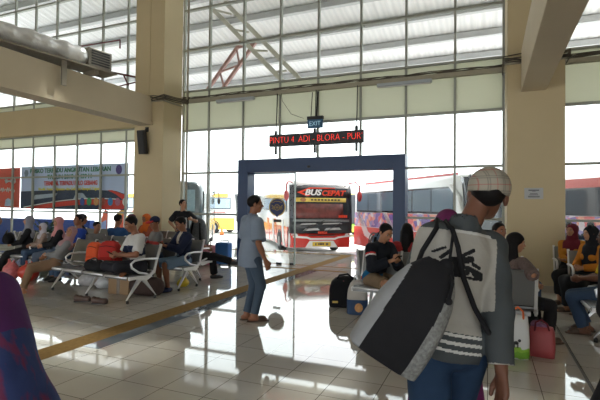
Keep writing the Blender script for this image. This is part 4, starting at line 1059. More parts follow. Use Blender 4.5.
MB().loft([bagsec(.175, .075, 0, .4), bagsec(.18, .085, .05, .4, 0, .004), bagsec(.18, .085, .18, .45, 0, .006), bagsec(.175, .07, .30, .5, 0, .009), bagsec(.165, .045, .38, .6, 0, .008), bagsec(.16, .02, .42, .7, 0, .004)]).build('plastic_body', meadow(), wb)
OR = mat('handle_orange', (.75, .16, .04), rough=.4, var=.05)
for dx in (-.12, .075): MB().tube([(dx-.05, -.03, .38), (dx-.045, -.03, .46), (dx, -.03, .50), (dx+.045, -.03, .46), (dx+.05, -.03, .38)], .011, 7).build('handle', OR, wb)
q = MB()
q.ball((.06, -.085, .16), .022, (1, .25, .8)).ball((.09, -.085, .185), .014, (1, .3, 1)); q.tube([(.045, -.086, .15), (.045, -.088, .115)], .005, 5).tube([(.075, -.086, .15), (.075, -.088, .115)], .005, 5)
q.build('printed_cow', M_BLACK, wb)
q = MB(); q.ball((-.06, -.086, .13), .03, (1, .2, .6)).ball((.02, -.086, .125), .02, (1, .2, .6)).ball((-.155, -.06, .33), .016, (1, .3, 1)); q.build('printed_flowers', OR, wb)
sb = thing('travel_bag', 'black soft travel bag standing alone on the bright floor left of the tote bag', 'bag', (-1.98, 6.40, 0), .3)
MB().loft([bagsec(.20, .13, 0, .35), bagsec(.215, .145, .04, .35), bagsec(.21, .14, .25, .4, .0, .006), bagsec(.19, .125, .36, .45, .01, .008), bagsec(.15, .08, .42, .6, .03, .006), bagsec(.08, .04, .445, .8, .04)]).build('body', CBLK, sb)
MB().tube([(-.10, -.06, .40), (-.06, -.10, .47), (.06, -.10, .49), (.14, -.06, .42)], .014, 7).build('handle', CBLK, sb)
MB().tube([(-.205, -.02, .30), (0, -.10, .385), (.2, -.02, .33)], .006, 5).build('zipper', mat('zip_maroon', (.15, .03, .04)), sb)
MB().box(-.16, -.08, -.150, -.140, .07, .10, .003).build('logo_patch', GOLD, sb)
rb = thing('handbag', 'dark red tote handbag standing beside the white shopping bag', 'bag', (.50, 5.08, 0), -.15)
CR2 = mat('dull_red_leather', (.34, .06, .065), rough=.55, var=.12, scale=8)
MB().loft([bagsec(.115, .075, 0, .45), bagsec(.12, .08, .08, .45), bagsec(.115, .075, .24, .5), bagsec(.10, .05, .29, .55)]).build('body', CR2, rb)
MB().tube([(-.06, -.06, .25), (-.05, -.07, .34), (.0, -.065, .37), (.05, -.06, .33), (.07, -.05, .26)], .009, 7).build('handle', cloth('handle_maroon', (.12, .02, .03)), rb)
plastic = smesh('scarf', [ell((-.04, 0, .30), (.06, .04, .045)), ell((.02, .01, .285), (.05, .04, .04))], mat('scarf_pattern', (.20, .08, .16), rough=.7, var=.9, scale=40), rb, .01, k=.02, wrinkle=.006)
# ------------------------------------------------------------------ people, left benches
W = lambda n, c, **k: cloth(n, c, **k)
JEAN = W('jeans', (.045, .075, .13)); JEAN_L = W('jeans_light', (.16, .24, .34)); BLKC = W('black_cloth', (.014, .014, .016)); NAVYC = W('navy_cloth', (.016, .022, .05))
SHOE_B = mat('shoe_black', (.015, .015, .018), rough=.45); SAND = mat('sandal_brown', (.07, .04, .025), rough=.6)
PHONE = mat('phone_black', (.01, .01, .012), rough=.2, var=0); SCREEN = mat('phone_screen', (.25, .3, .35), rough=.1, var=0)
def phone(label, body, p, rz=0):
    w = world(body, p)
    t = thing('mobile_phone', label, 'phone', w, rz); t.rotation_euler = (math.radians(35), 0, rz)
    MB().box(-.036, .036, -.072, .072, -.005, .005, .003).build('case', PHONE, t); MB().box(-.032, .032, -.064, .064, .005, .006).build('screen', SCREEN, t)
    return t
def cap_child(body, J, m, brim, bm, fwd=1):
    Hp, Hm, s = J['Hp'], J['Hm'], J['s']
    smesh('cap', [ell(Hp(0, -.012, .045), np.array((.088, .108, .09))*s, Hm)], m, body, .009, cuts=[(Hp(0, 0, .035), Hm@V3(0, -.12, -1))])
    if brim: smesh('cap_brim', [cap(Hp(-.03, .11, .045), Hp(.03, .11, .045), .05*s, .05*s, flat=(Hm@V3(0, .25, .97), .22)), cap(Hp(-.03, .15, .035), Hp(.03, .15, .035), .035*s, .035*s, flat=(Hm@V3(0, .25, .97), .28))], bm, body, .0045, k=.02)

# girl slouched on the front bench, legs stretched to the left
xy, f, h = (-6.84, 5.44), 228, 1.44
b, J = person('barefoot girl in a dusty pink headscarf and grey top slouching on the front bench', xy, f, h, 'sit', lean=-29, head=(55, 18, 0), pz=.47/(h/1.7),
              rf=local(xy, f, h, (-7.20, 5.14, .075)), lf=local(xy, f, h, (-6.92, 4.92, .075)), ltoe=0, rtoe=0, lh=(.05, .15, .70), rh=(-.06, .17, .68),
              skin=SKIN_L, hijab=W('dusty_pink', (.33, .19, .20)), hijab_len=.16, fem=True, seed=2,
              top=dict(mat=W('grey_top', (.20, .20, .20)), sleeve=.97, hem=-.06), bottom=dict(mat=W('tan_trousers', (.22, .135, .08)), frac=.9, w=.05), sandals=None)
# man in white and navy, cross legged, reading a phone
xy, f, h = (-4.98, 5.40), 250, 1.66
b, J = person('barefoot man in a white and navy shirt sitting cross legged', xy, f, h, 'sit', lean=4, side=4, head=(-8, -22, 0), pz=.55,
              lf=(.16, .22, .52), rf=(-.14, .30, .50), ltoe=-50, rtoe=50, lknee=(-1, .5, .15), rknee=(1, .5, .15), lh=(-.05, .34, .74), rh=(.06, .34, .72), seed=3,
              top=dict(mat=[W('white_shirt', (.50, .49, .47)), NAVYC], sleeve=.42, paint=lambda c, q: ((lambda t: (t[:, 2] > .16) & (t[:, 2] < .33) & (np.abs(t[:, 0]) < .155))((c-q['P'])@q['T'])).astype(int)),
              bottom=dict(mat=W('charcoal_trousers', (.022, .022, .028))), skin=SKIN)
phone('mobile phone held by the cross legged man in white and navy', b, (0.0*J['s'], .43*J['s'], .76*J['s']), math.radians(f-90))
MB().lathe([(.030, -.02), (.033, 0), (.030, .02)], tuple(J['S'](J['lh']+.14*nrm(J['eL']-J['lh']))), 12).build('wristwatch', CHR if False else M_BLACK, b)
# man in navy jacket and denim shorts
xy, f, h = (-4.96, 6.50), 244, 1.64
b, J = person('man in a navy jacket and denim shorts looking at his phone on the second bench', xy, f, h, 'sit', lean=2, side=-3, head=(-4, -24, 0),
              lf=(-.13, .36, .075), rf=(.10, .40, .075), ltoe=12, rtoe=0, lh=(-.04, .36, .80), rh=(.07, .34, .80), seed=4,
              top=dict(mat=[NAVYC, W('pale_shirt', (.50, .46, .38))], sleeve=.95, i=.02, paint=lambda c, q: ((lambda t: (np.abs(t[:, 0]) < .045) & (t[:, 1] > .03) & (t[:, 2] > .30))((c-q['P'])@q['T'])).astype(int)),
              bottom=dict(mat=JEAN_L, len='short', frac=1.0), shoes=W('navy_shoe', (.02, .025, .06)), skin=SKIN)
phone('mobile phone held by the man in the navy jacket', b, (.02*J['s'], .42*J['s'], .84*J['s']), math.radians(f-90))
# man in red cap
xy, f, h = (-5.58, 6.50), 238, 1.60
b, J = person('man in a red and navy cap and red banded grey shirt', xy, f, h, 'sit', lean=0, head=(22, -10, 0), hair='cap', seed=5,
              top=dict(mat=[W('grey_shirt', (.16, .155, .15)), W('red_band', (.38, .05, .05))], sleeve=.42, paint=lambda c, q: ((lambda t: (t[:, 2] > .27) & (t[:, 2] < .325))((c-q['P'])@q['T'])).astype(int)),
              bottom=dict(mat=JEAN), shoes=SHOE_B)
cap_child(b, J, W('cap_navy', (.02, .022, .05)), True, W('cap_red', (.45, .03, .03)))
# row of women and children facing left
xy, f, h = (-9.02, 6.50), 226, 1.50
person('woman in a grey headscarf with a black bag on her lap', xy, f, h, 'sit', head=(12, 4, 0), hijab=W('grey_scarf', (.24, .24, .28)), hijab_len=.24, fem=True, skin=SKIN_L, seed=6,
       lf=(-.10, .58, .075), rf=(.08, .52, .075), top=dict(mat=BLKC, sleeve=.97), bottom=dict(mat=BLKC), sandals=SAND)
duffel('handbag', 'black handbag on the lap of the woman in the grey headscarf', -9.20, 6.22, .34, .20, .24, CBLK, math.radians(-40), .64)
xy, f, h = (-8.55, 6.48), 245, 1.18
person('small child in a white headscarf sitting between two women in headscarves', xy, f, h, 'sit', head=(15, -4, 0), hijab=W('white_scarf', (.48, .46, .50)), hijab_len=.14, skin=SKIN, seed=7, pz=.53/(h/1.7),
       lf=(-.09, .46, .30), rf=(.09, .46, .30), top=dict(mat=W('patterned_blouse', (.30, .22, .18), var=.6, scale=60), sleeve=.95), bottom=dict(mat=JEAN), shoes=SHOE_B)
xy, f, h = (-8.12, 6.50), 236, 1.50
person('woman in a rose pink headscarf and black jacket on the second bench', xy, f, h, 'sit', head=(25, -6, 0), hijab=W('rose_scarf', (.50, .22, .22)), hijab_len=.22, fem=True, skin=SKIN_L, seed=8,
       lf=(-.12, .50, .075), rf=(.10, .46, .075), top=dict(mat=BLKC, sleeve=.97), bottom=dict(mat=W('blue_grey_jeans', (.09, .12, .17))), sandals=SAND)
xy, f, h = (-7.56, 6.50), 255, 1.62
person('man in a bright blue shirt behind the barefoot girl', xy, f, h, 'sit', head=(5, 2, 0), seed=9, top=dict(mat=W('royal_blue', (.02, .05, .26)), sleeve=.45), bottom=dict(mat=JEAN), shoes=SHOE_B)
xy, f, h = (-7.02, 6.48), 350, 1.32
person('boy in a grey shirt in profile at the second bench, beside a blue shirted man', xy, f, h, 'sit', head=(5, -8, 0), seed=10, pz=.53/(h/1.7), lf=(-.08, .38, .10), rf=(.08, .38, .10), top=dict(mat=W('grey_shirt', (.16, .155, .15)), sleeve=.4), bottom=dict(mat=JEAN), shoes=SHOE_B)
# back to back row facing the windows
xy, f, h = (-8.20, 7.18), 40, 1.60
b, J = person('person in a black cap and black jacket turned away on the third bench', xy, f, h, 'sit', head=(15, -5, 0), hair='cap', seed=11, top=dict(mat=BLKC, sleeve=.97, i=.022), bottom=dict(mat=BLKC), shoes=SHOE_B)
cap_child(b, J, BLKC, True, W('cap_yellow', (.55, .40, .05)))
xy, f, h = (-7.18, 7.18), 95, 1.64
person('man in a denim blue shirt seen from behind on the third bench', xy, f, h, 'sit', head=(0, -6, 0), seed=12, top=dict(mat=W('denim_blue', (.025, .07, .17)), sleeve=.45), bottom=dict(mat=JEAN), shoes=SHOE_B)
xy, f, h = (-5.30, 7.20), 42, 1.66
b, J = person('man in black trousers with one leg stretched out, behind the navy jacket man', xy, f, h, 'sit', lean=-24, head=(10, 14, 0), seed=13, top=dict(mat=W('dark_grey_shirt', (.05, .05, .055)), sleeve=.45), bottom=dict(mat=BLKC, w=.06),
       rf=local(xy, f, h, (-4.76, 7.78, .36)), lf=local(xy, f, h, (-5.12, 7.70, .075)), rtoe=-8, shoes=SHOE_B)
xy, f, h = (-8.12, 8.53), 238, 1.58
person('woman in a plum headscarf and teal patterned blouse before the loudspeaker column', xy, f, h, 'sit', head=(0, -6, 0), hijab=W('plum_scarf', (.10, .02, .05)), fem=True, seed=14, top=dict(mat=W('teal_print', (.04, .10, .16), var=.7, scale=50), sleeve=.95), bottom=dict(mat=BLKC), sandals=SAND)
xy, f, h = (-7.66, 8.53), 262, 1.60
person('woman in a bright orange headscarf seated against the loudspeaker column', xy, f, h, 'sit', head=(0, 0, 0), hijab=W('orange_scarf', (.62, .14, .03)), fem=True, seed=15, top=dict(mat=W('rust_blouse', (.35, .10, .06)), sleeve=.95), bottom=dict(mat=BLKC), sandals=SAND)
# youth standing by the loudspeaker column
xy, f, h = (-6.90, 8.98), 292, 1.62
person('young man in a black and white printed shirt standing by the loudspeaker column', xy, f, h, 'stand', head=(62, 8, 0), lh=(.30, .20, 1.28) if False else (-.27, .12, 1.20), rh=(.19, .06, .97), rpole=(1, -.5, .1), lpole=(-.6, -.4, -.8), seed=16, lean=2,
       top=dict(mat=[BLKC, W('white_print', (.50, .50, .50), var=.4, scale=25)], sleeve=.42, paint=lambda c, q: ((lambda t: (t[:, 2] > -.12) & (t[:, 2] < .34) & (np.abs(t[:, 0]) < .13) & (t[:, 1] > 0))((c-q['P'])@q['T'])).astype(int)),
       bottom=dict(mat=W('dark_jeans', (.02, .03, .05))), shoes=SHOE_B, skin=SKIN_L)

# ------------------------------------------------------------------ man in the pale blue shirt
xy, f, h = (-2.81, 5.05), 52, 1.60
b, J = person('man standing on the bright tiles in a pale grey blue shirt, jeans and brown sandals', xy, f, h, 'stand', head=(-24, -3, 0), lean=1, side=3, twist=4, vox=.010, seed=17,
       lf=(-.075, -.02, .075), rf=(.07, .03, .075), ltoe=-2, rtoe=-14, lh=(-.27, .03, .83), rh=(.27, .10, .84), rpole=(.5, -.8, -.2), hands=1,
       top=dict(mat=W('pale_blue_shirt', (.19, .23, .29), rough=.8), sleeve=.44, hem=-.17, i=.026, flare=.03, wr=.004, hf=.92), bottom=dict(mat=W('faded_jeans', (.055, .08, .115)), i=.010, wi=.002, w=.045), sandals=SAND, skin=SKIN)
smesh('shirt_collar', [cap(J['S'](J['Tm'](0, -.01, .465)), J['S'](J['Tm'](0, 0, .53)), .072*J['s'], .060*J['s'])], MATS['cloth_pale_blue_shirt'], b, .008, subs=[cap(J['S'](J['Tm'](0, 0, .50)), J['S'](J['Tm'](0, .01, .66)), .052*J['s'], .060*J['s'])])

# ------------------------------------------------------------------ middle bench people
xy, f, h = (-1.42, 6.02), -38, 1.66
b, J = person('man in a black and blue sports jacket and khaki shorts bent over his phone', xy, f, h, 'sit', lean=16, head=(0, -26, 0), vox=.011, seed=18,
       lf=(-.14, .34, .075), rf=(.12, .36, .10), lh=(-.02, .42, .80), rh=(.07, .40, .80),
       top=dict(mat=[W('jacket_black', (.012, .014, .02)), W('jacket_blue', (.01, .10, .22)), W('flag_red', (.60, .03, .03)), W('flag_white', (.7, .7, .7))], sleeve=.96, i=.024, hem=-.08,
                paint=lambda c, q: (lambda t, a: np.where((a > .30) & (a < .38) & (t[:, 0] > .17) & (t[:, 1] > -.02), 2, np.where((a >= .38) & (a < .45) & (t[:, 0] > .17) & (t[:, 1] > -.02), 3, np.where((t[:, 2] < .10) & (np.abs(t[:, 0]) < .2), 1, 0))))((c-q['P'])@q['T'], ((c-q['shR'])@(q['eR']-q['shR']))/((q['eR']-q['shR'])@(q['eR']-q['shR'])))),
       bottom=dict(mat=W('khaki_shorts', (.20, .14, .085)), len='short', frac=.86), sandals=SAND, skin=SKIN_L)
phone('mobile phone held by the man in the sports jacket', b, (.03*J['s'], .49*J['s'], .84*J['s']), math.radians(f-90))
backpack('blue grey backpack upright on the bench behind the man in the sports jacket', -1.50, 6.72, .43, .28, .2, .66, W('slate_blue', (.10, .15, .22)), CBLK, 0)
xy, f, h = (-1.10, 6.70), 88, 1.55
person('woman with long dark hair and a red top seen from behind on the middle bench', xy, f, h, 'sit', hair='long', fem=True, head=(0, -4, 0), seed=19, top=dict(mat=W('red_top', (.30, .03, .03)), sleeve=.9), bottom=dict(mat=JEAN), sandals=SAND)
xy, f, h = (-.70, 6.70), 80, 1.66
person('woman in a bright red headscarf and orange top behind the capped man\'s shoulder', xy, f, h, 'sit', hijab=W('bright_red_scarf', (.50, .03, .02)), fem=True, seed=20, head=(0, 0, 0), hijab_len=.14, top=dict(mat=W('orange_top', (.55, .11, .02)), sleeve=.95), bottom=dict(mat=BLKC), sandals=SAND)
xy, f, h = (.16, 6.70), 330, 1.62
person('young man in a dark shirt beyond the capped man, looking round over his shoulder', xy, f, h, 'sit', head=(-20, 0, 0), seed=21, top=dict(mat=W('dark_blue_shirt', (.03, .04, .08)), sleeve=.45), bottom=dict(mat=JEAN), shoes=SHOE_B)
xy, f, h = (.27, 5.38), 40, 1.48
person('woman in a brown patterned blouse with tied dark hair leaning on the seat back', xy, f, h, 'sit', hair='long', fem=True, head=(-38, -10, 0), seed=22, rh=(.22, -.02, .82), rpole=(.8, -.3, -.5), top=dict(mat=W('brown_print', (.14, .10, .09), var=.6, scale=55), sleeve=.55), bottom=dict(mat=BLKC), sandals=SAND, skin=SKIN_L)
# right benches
xy, f, h = (1.26, 8.40), 248, 1.54
person('woman in a maroon headscarf and mustard blouse by the notice column', xy, f, h, 'sit', hijab=W('maroon_scarf', (.13, .015, .025)), hijab_len=.26, fem=True, head=(-15, 0, 0), seed=23, lh=(.03, .24, .74), rh=(-.04, .27, .72),
       lf=(-.07, .40, .075), rf=(.07, .50, .075), top=dict(mat=W('mustard', (.42, .17, .02)), sleeve=.97), bottom=dict(mat=BLKC, len='skirt', frac=.75), sandals=SAND, skin=SKIN_L)
xy, f, h = (1.42, 7.60), 215, 1.54
person('woman in a long black headscarf with orange sleeves on the right bench', xy, f, h, 'sit', hijab=W('black_scarf', (.012, .012, .014)), hijab_len=.36, fem=True, head=(-10, -5, 0), seed=24, lean=4, lf=(-.09, .36, .075),
       top=dict(mat=W('orange_sleeves', (.50, .18, .02)), sleeve=.97), bottom=dict(mat=BLKC, len='skirt'), sandals=SAND, skin=SKIN_L)
xy, f, h = (1.33, 6.20), 172, 1.58
b, J = person('man in a yellow shirt, glasses and jeans in profile at the right edge', xy, f, h, 'sit', lean=2, head=(0, -4, 0), seed=25, lf=(-.10, .30, .075), rf=(.10, .26, .075), lh=(-.10, .34, .70), top=dict(mat=W('yellow_shirt', (.62, .42, .02)), sleeve=.44), bottom=dict(mat=JEAN), sandals=SAND, skin=SKIN_D)
Hp, s_ = J['Hp'], J['s']
q = MB()
for sx in (-1, 1): q.tube([Hp(sx*.033+.024*math.cos(a*PI/5), .096, .004+.018*math.sin(a*PI/5)) for a in range(10)], .0025, 5, True).tube([Hp(sx*.057, .094, .006), Hp(sx*.078, .01, .008)], .0025, 5)
q.tube([Hp(-.009, .098, .006), Hp(.009, .098, .006)], .0025, 5); q.build('glasses', M_BLACK, b)
for (x, lab, dy) in ((1.64, 'man in a dark navy shirt sitting out on the platform, nearer the notice column', 26), (2.06, 'man in a dark navy shirt sitting out on the platform, nearer the photo edge', 27)):
    person(lab, (x, 11.25), 92+dy-26, 1.52, 'sit', head=(0, -12, 0), seed=dy, lean=10, top=dict(mat=W('night_blue', (.03, .045, .09)), sleeve=.45), bottom=dict(mat=BLKC), shoes=SHOE_B)

# ------------------------------------------------------------------ foreground
# woman in purple walking ahead of the capped man
xy, f, h = (-.24, 3.00), 92, 1.44
person('woman in a purple headscarf and long purple dress walking just ahead of the capped man', xy, f, h, 'stand', hijab=W('purple_scarf', (.13, .02, .08)), hijab_len=.30, fem=True, seed=28, face_parts=True, sandals=SAND,
       top=dict(mat=W('purple_dress', (.14, .02, .10)), sleeve=.97, skirt=.12, sw=.30, wr=.006), lh=(-.25, .10, .85), rh=(.25, .10, .85))

# the man in the checked skull cap
xy, f, h = (-.155, 2.05), 117, 1.65
strokes = [((-.135, .30), (-.02, .30), .012), ((-.10, .33), (-.01, .36), .014), ((-.06, .36), (.0, .40), .008), ((-.14, .33), (-.10, .31), .010), ((-.09, .385), (-.12, .35), .007), ((-.02, .32), (.045, .30), .012), ((.0, .34), (.03, .33), .008),
           ((-.13, .285), (.03, .28), .006), ((-.05, .33), (-.06, .30), .02), ((.01, .30), (.05, .285), .010), ((-.15, .37), (-.11, .395), .006), ((-.08, .345), (-.05, .345), .016)]
def jacket(c, q):
    t = (c-q['P'])@q['T']; x, y, z = t[:, 0], t[:, 1], t[:, 2]
    def al(sh, e): d = e-sh; return ((c-sh)@d)/(d@d), np.linalg.norm((c-sh)-np.outer(((c-sh)@d)/(d@d), d), axis=1)
    lim = .105+.02*np.clip(z, 0, .45)/.45
    lim = np.where((x < 0) & (y < .03), .23, lim); r = np.where((np.abs(x) < lim) & (z < .472), 1, 0)
    fa, fd = al(q['eR'], q['rh_']); la, ld = al(q['eL'], q['lh_'])
    arm = ((fd < .075) & (fa > .05)) | ((al(q['shR'], q['eR'])[1] < .085) & (x > .135))
    r = np.where(arm, 0, r)
    hem = (z < .045) & ~arm
    r = np.where(hem, 0, r)
    for a, b_ in ((.030, .042), (-.004, .010), (-.036, -.024)): r = np.where(hem & (z > a) & (z < b_), 3, r)
    cf = (fd < .072) & (fa > .76) & (x > .03)
    r = np.where(cf, 1, r)
    for a, b_ in ((.80, .83), (.89, .92)): r = np.where(cf & (fa > a) & (fa < b_), 3, r)
    r = np.where((z > .470) & (z < .484) & (np.abs(x) < .10), 3, r)
    back = (y < 0) & (np.abs(x) < lim)
    for p0, p1, w in strokes:
        p0, p1 = np.array(p0), np.array(p1); d = p1-p0; u = np.stack([x, z], 1)-p0
        k = np.clip((u@d)/(d@d), 0, 1); dd = np.linalg.norm(u-k[:, None]*d, axis=1)
        r = np.where(back & (dd < w), 2, r)
    return r
JG = W('jacket_grey', (.060, .068, .072)); JC = W('jacket_cream', (.36, .345, .31)); JW = W('jacket_white', (.55, .55, .53))
_rh = local(xy, f, h, (.055, 1.97, .765)); _lh = (-.10, .36, 1.08)
b, J = person('man in a checked skull cap and grey and cream jacket walking away', xy, f, h, 'stand', lean=5, side=10, head=(-26, 2, 8), neck_off=(.055, 0), twist=0, vox=.0062, seed=29, hair='short',
       lf=(-.09, -.22, .10), rf=(.09, .26, .075), lh=_lh, rh=_rh, lpole=(-.3, .2, -1), rpole=(.15, -1, 0), skin=SKIN_D, wide=.80,
       top=dict(mat=[JG, JC, BLKC, JW], sleeve=.95, flare=-.002, hem=-.075, i=.022, wr=.004, collar=True, vox=.0044, name='jacket', paint=lambda c, q: jacket(c, dict(q, rh_=np.array(_rh), lh_=np.array(_lh)))),
       bottom=dict(mat=W('deep_blue_jeans', (.017, .038, .08), var=.3, scale=10), w=.062, i=.018, wi=.011, wr=.004), shoes=SHOE_B)
Hp, Hm, s_ = J['Hp'], J['Hm'], J['s']
def plaid():
    m = bpy.data.materials.new('cap_plaid'); m.use_nodes = True; nt = m.node_tree; bs = nt.nodes['Principled BSDF']; bs.inputs['Roughness'].default_value = .85
    tc = nt.nodes.new('ShaderNodeTexCoord'); sp = nt.nodes.new('ShaderNodeSeparateXYZ'); nt.links.new(tc.outputs['Object'], sp.inputs[0])
    cur = None
    def band(sock, per, off, half, col, fac):
        nonlocal cur
        a = nt.nodes.new('ShaderNodeMath'); a.operation = 'MULTIPLY_ADD'; a.inputs[1].default_value = 1/per; a.inputs[2].default_value = off; nt.links.new(sock, a.inputs[0])
        fr = nt.nodes.new('ShaderNodeMath'); fr.operation = 'FRACT'; nt.links.new(a.outputs[0], fr.inputs[0])
        sb = nt.nodes.new('ShaderNodeMath'); sb.operation = 'SUBTRACT'; sb.inputs[1].default_value = .5; nt.links.new(fr.outputs[0], sb.inputs[0])
        ab = nt.nodes.new('ShaderNodeMath'); ab.operation = 'ABSOLUTE'; nt.links.new(sb.outputs[0], ab.inputs[0])
        lt = nt.nodes.new('ShaderNodeMath'); lt.operation = 'LESS_THAN'; lt.inputs[1].default_value = half; nt.links.new(ab.outputs[0], lt.inputs[0])
        ml = nt.nodes.new('ShaderNodeMath'); ml.operation = 'MULTIPLY'; ml.inputs[1].default_value = fac; nt.links.new(lt.outputs[0], ml.inputs[0])
        mx = nt.nodes.new('ShaderNodeMix'); mx.data_type = 'RGBA'; mx.inputs[7].default_value = col+(1,)
        if cur is None: mx.inputs[6].default_value = (.33, .30, .24, 1)
        else: nt.links.new(cur, mx.inputs[6])
        nt.links.new(ml.outputs[0], mx.inputs[0]); cur = mx.outputs[2]
    x, y, z = sp.outputs
    for so, o in ((x, .1), (z, .35)):
        band(so, .066, o, .10, (.13, .12, .11), .5)
        band(so, .066, o+.0, .035, (.33, .30, .24), .8)
        band(so, .066, o+.5, .03, (.35, .06, .05), .55)
    nt.links.new(cur, bs.inputs['Base Color'])
    return m
smesh('skull_cap', [ell(Hp(0, -.012, .045), np.array((.090, .108, .088))*s_, Hm), cap(Hp(0, -.012, .02), Hp(0, -.012, .03), .09*s_, .09*s_, flat=(Hm@V3(0, 1, 0), 1.0))], plaid(), b, .006, cuts=[(Hp(0, -.02, .008), Hm@V3(0, -.10, -1))], k=.02)
smesh('collar', [cap(J['S'](J['Tm'](0, -.01, .46)), J['S'](J['Tm'](0, .0, .535)), .080*s_, .064*s_)], JG, b, .006, subs=[cap(J['S'](J['Tm'](0, .0, .52)), J['S'](J['Tm'](0, .01, .66)), .055*s_, .062*s_)])
# big two tone bag hanging from his left shoulder
BGL = W('bag_light_grey', (.30, .31, .32)); BGT = mat('bag_marled_grey', (.20, .205, .20), rough=.9, var=.75, scale=90, bump=.3, bscale=90); BGB = W('bag_black', (.014, .014, .016))
bag = thing('shoulder_bag', "big slouchy black and grey bag hanging from the capped man's left shoulder", 'bag', (-.262, 1.70, 1.075))
Mb = Matrix.Rotation(math.radians(14), 4, 'Z') @ Matrix.Rotation(math.radians(31), 4, 'Y')
bag.rotation_euler = Mb.to_euler()
prof = np.array([(-.215, .130, .062), (-.208, .140, .078), (-.17, .142, .092), (-.10, .142, .097), (0, .135, .094), (.08, .118, .082), (.14, .096, .062), (.18, .070, .042), (.205, .050, .026)])
zz_ = np.concatenate([np.linspace(-.215, -.2, 5), np.linspace(-.19, .19, 44), np.linspace(.194, .205, 4)])
nn = 168; secs = []
for z in zz_:
    a = np.interp(z, prof[:, 0], prof[:, 1]); d = np.interp(z, prof[:, 0], prof[:, 2]); ring = []
    for k in range(nn):
        t = 2*PI*k/nn; cx = math.copysign(abs(math.cos(t))**.62, math.cos(t)); sy = math.copysign(abs(math.sin(t))**.62, math.sin(t))
        fold = 1+.035*math.sin(5*t+z*14)+.02*math.sin(9*t-z*30)
        ring.append((a*cx, d*sy*fold, z))
    secs.append(ring)
q = MB(); q.loft(secs)
for fc in q.bm.faces:
    c = fc.calc_center_median(); w_ = .086-.05*max(0, c.z)
    fc.material_index = 0 if abs(c.x+.012) < w_ else (1 if c.x < 0 else 2)
q.build('bag_body', [BGB, BGL, BGT], bag)
def inbag(p): return bag.matrix_basis.inverted() @ Vector(p)
def onback(x, y, z): return Vector(world(b, tuple(J['S'](J['Tm'](x, y, z)))))
bag.matrix_basis
bpy.context.view_layer.update()
tp = bag.matrix_world @ Vector((.02, 0, .20)); tp2 = bag.matrix_world @ Vector((-.02, -.01, .20))
iv = bag.matrix_world.inverted()
pts = [tp2, onback(-.24, -.10, .25), onback(-.215, -.10, .36), onback(-.16, -.08, .47), onback(-.13, .0, .52), onback(-.13, .12, .44), onback(-.15, .16, .30)]
MB().tube([iv @ Vector(p) for p in pts], .011, 8).build('strap', BGB, bag)
pts = [tp, onback(-.135, -.155, .22), onback(-.115, -.16, .34), onback(-.10, -.12, .47), onback(-.09, .0, .525), onback(-.10, .12, .44), onback(-.12, .16, .30)]
MB().tube([iv @ Vector(p) for p in pts], .006, 8).build('strap', BGB, bag)
pts = [onback(-.10, .05, .52), onback(-.098, -.10, .48), onback(-.085, -.155, .40), onback(-.05, -.165, .28), onback(.02, -.16, .16), onback(.09, -.15, .08), onback(.17, -.10, .03)]
smooth = []
for i in range(len(pts)-1):
    for k in range(4): smooth.append(pts[i].lerp(pts[i+1], k/4))
smooth.append(pts[-1])
q = MB(); q.tube([iv @ Vector(p) for p in smooth], .011, 8); q.build('cross_strap', BGB, bag)
q = MB(); q.ball(iv @ tp, .03, (1, .8, 1.2)).tube([iv @ tp, iv @ (tp+Vector((.03, -.06, -.05))), iv @ (tp+Vector((.02, -.075, -.10)))], .007, 6).ball(iv @ (tp+Vector((.02, -.075, -.11))), .013); q.build('drawstring_toggle', BGB, bag)

# woman at the lower left edge
xy, f, h = (-1.43, .78), 84, 1.52
WP = W('batik_purple', (.085, .025, .115), var=.25, scale=7); WB_ = W('batik_blue', (.035, .055, .17), var=.5, scale=9)
_n = WB_.node_tree; _pb = _n.nodes['Principled BSDF']; _mi = [x for x in _n.nodes if x.type == 'MIX'][0]
_nz = _n.nodes.new('ShaderNodeTexNoise'); _nz.inputs['Scale'].default_value = 13; _nz.inputs['Detail'].default_value = 5
_rp = _n.nodes.new('ShaderNodeValToRGB'); _rp.color_ramp.elements[0].position = .52; _rp.color_ramp.elements[1].position = .64
_m2 = _n.nodes.new('ShaderNodeMix'); _m2.data_type = 'RGBA'; _m2.inputs[7].default_value = (.15, .035, .09, 1)
_n.links.new(_nz.outputs['Fac'], _rp.inputs[0]); _n.links.new(_rp.outputs[0], _m2.inputs[0]); _n.links.new(_mi.outputs[2], _m2.inputs[6]); _n.links.new(_m2.outputs[2], _pb.inputs['Base Color'])
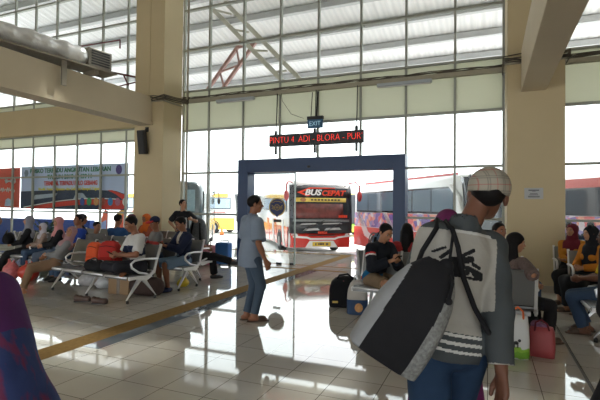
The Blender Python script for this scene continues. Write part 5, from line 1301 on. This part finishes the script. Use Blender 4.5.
person('woman in a purple and blue batik tunic and orange headscarf at the lower left edge', xy, f, h, 'stand', hijab=W('flame_orange_scarf', (.60, .11, .01)), hijab_len=.16, fem=True, seed=31, vox=.011, wide=1.5,
       lh=(-.25, .1, .85), rh=(.46, .02, .90), rpole=(.8, -.6, .1), sandals=SAND,
       top=dict(mat=[WP, WB_], sleeve=.85, flare=.085, i=.022, skirt=.35, sw=.26, wr=.005, paint=lambda c, q: (c[:, 2] < 1.16+.8*(c[:, 0]-.27)).astype(int)), bottom=dict(mat=BLKC))
# person in black at the right edge
xy, f, h = (.70, 2.46), 90, 1.58
person('person in a long black robe and headscarf mostly outside the right edge', xy, f, h, 'stand', hijab=MATS['cloth_black_scarf'], hijab_len=.36, fem=True, seed=32, lh=(-.12, .26, 1.0), rh=(.12, .26, 1.0), lpole=(-.2, -.5, -1), rpole=(.2, -.5, -1), sandals=SAND,
       top=dict(mat=BLKC, sleeve=.97, skirt=.05, sw=.46))
# ------------------------------------------------------------------ camera, daylight
cam = bpy.data.cameras.new('Camera'); co = bpy.data.objects.new('Camera', cam); COL.objects.link(co)
YAW, PITCH, ROLL = math.radians(22.86), math.radians(1.03), math.radians(.6)
fw = Vector((-math.sin(YAW)*math.cos(PITCH), math.cos(YAW)*math.cos(PITCH), math.sin(PITCH)))
r0 = Vector((math.cos(YAW), math.sin(YAW), 0)); u0 = r0.cross(fw)
rr = r0*math.cos(ROLL)+u0*math.sin(ROLL); uu = -r0*math.sin(ROLL)+u0*math.cos(ROLL)
co.matrix_world = Matrix(((rr.x, uu.x, -fw.x, 0), (rr.y, uu.y, -fw.y, 0), (rr.z, uu.z, -fw.z, 1.45), (0, 0, 0, 1)))
cam.sensor_width = 36; cam.lens = 446/600*36; cam.clip_end = 400; cam.clip_start = .05
SC.camera = co
wd = bpy.data.worlds.new('World'); SC.world = wd; wd.use_nodes = True
nt = wd.node_tree; bg = nt.nodes['Background']
bg.inputs[0].default_value = (.93, .97, 1.0, 1); bg.inputs[1].default_value = 2.2
sn = bpy.data.lights.new('Sun', 'SUN'); sn.energy = 3.2; sn.angle = math.radians(4); sn.color = (1, .96, .90)
so = bpy.data.objects.new('Sun', sn); COL.objects.link(so); so.rotation_euler = Vector((-.28, -.58, -.76)).to_track_quat('-Z', 'Y').to_euler()
SC.view_settings.view_transform = 'Standard'; SC.view_settings.look = 'None'; SC.view_settings.exposure = .92; SC.view_settings.gamma = 1
SC.view_settings.use_curve_mapping = False
SC.cycles.use_denoising = True
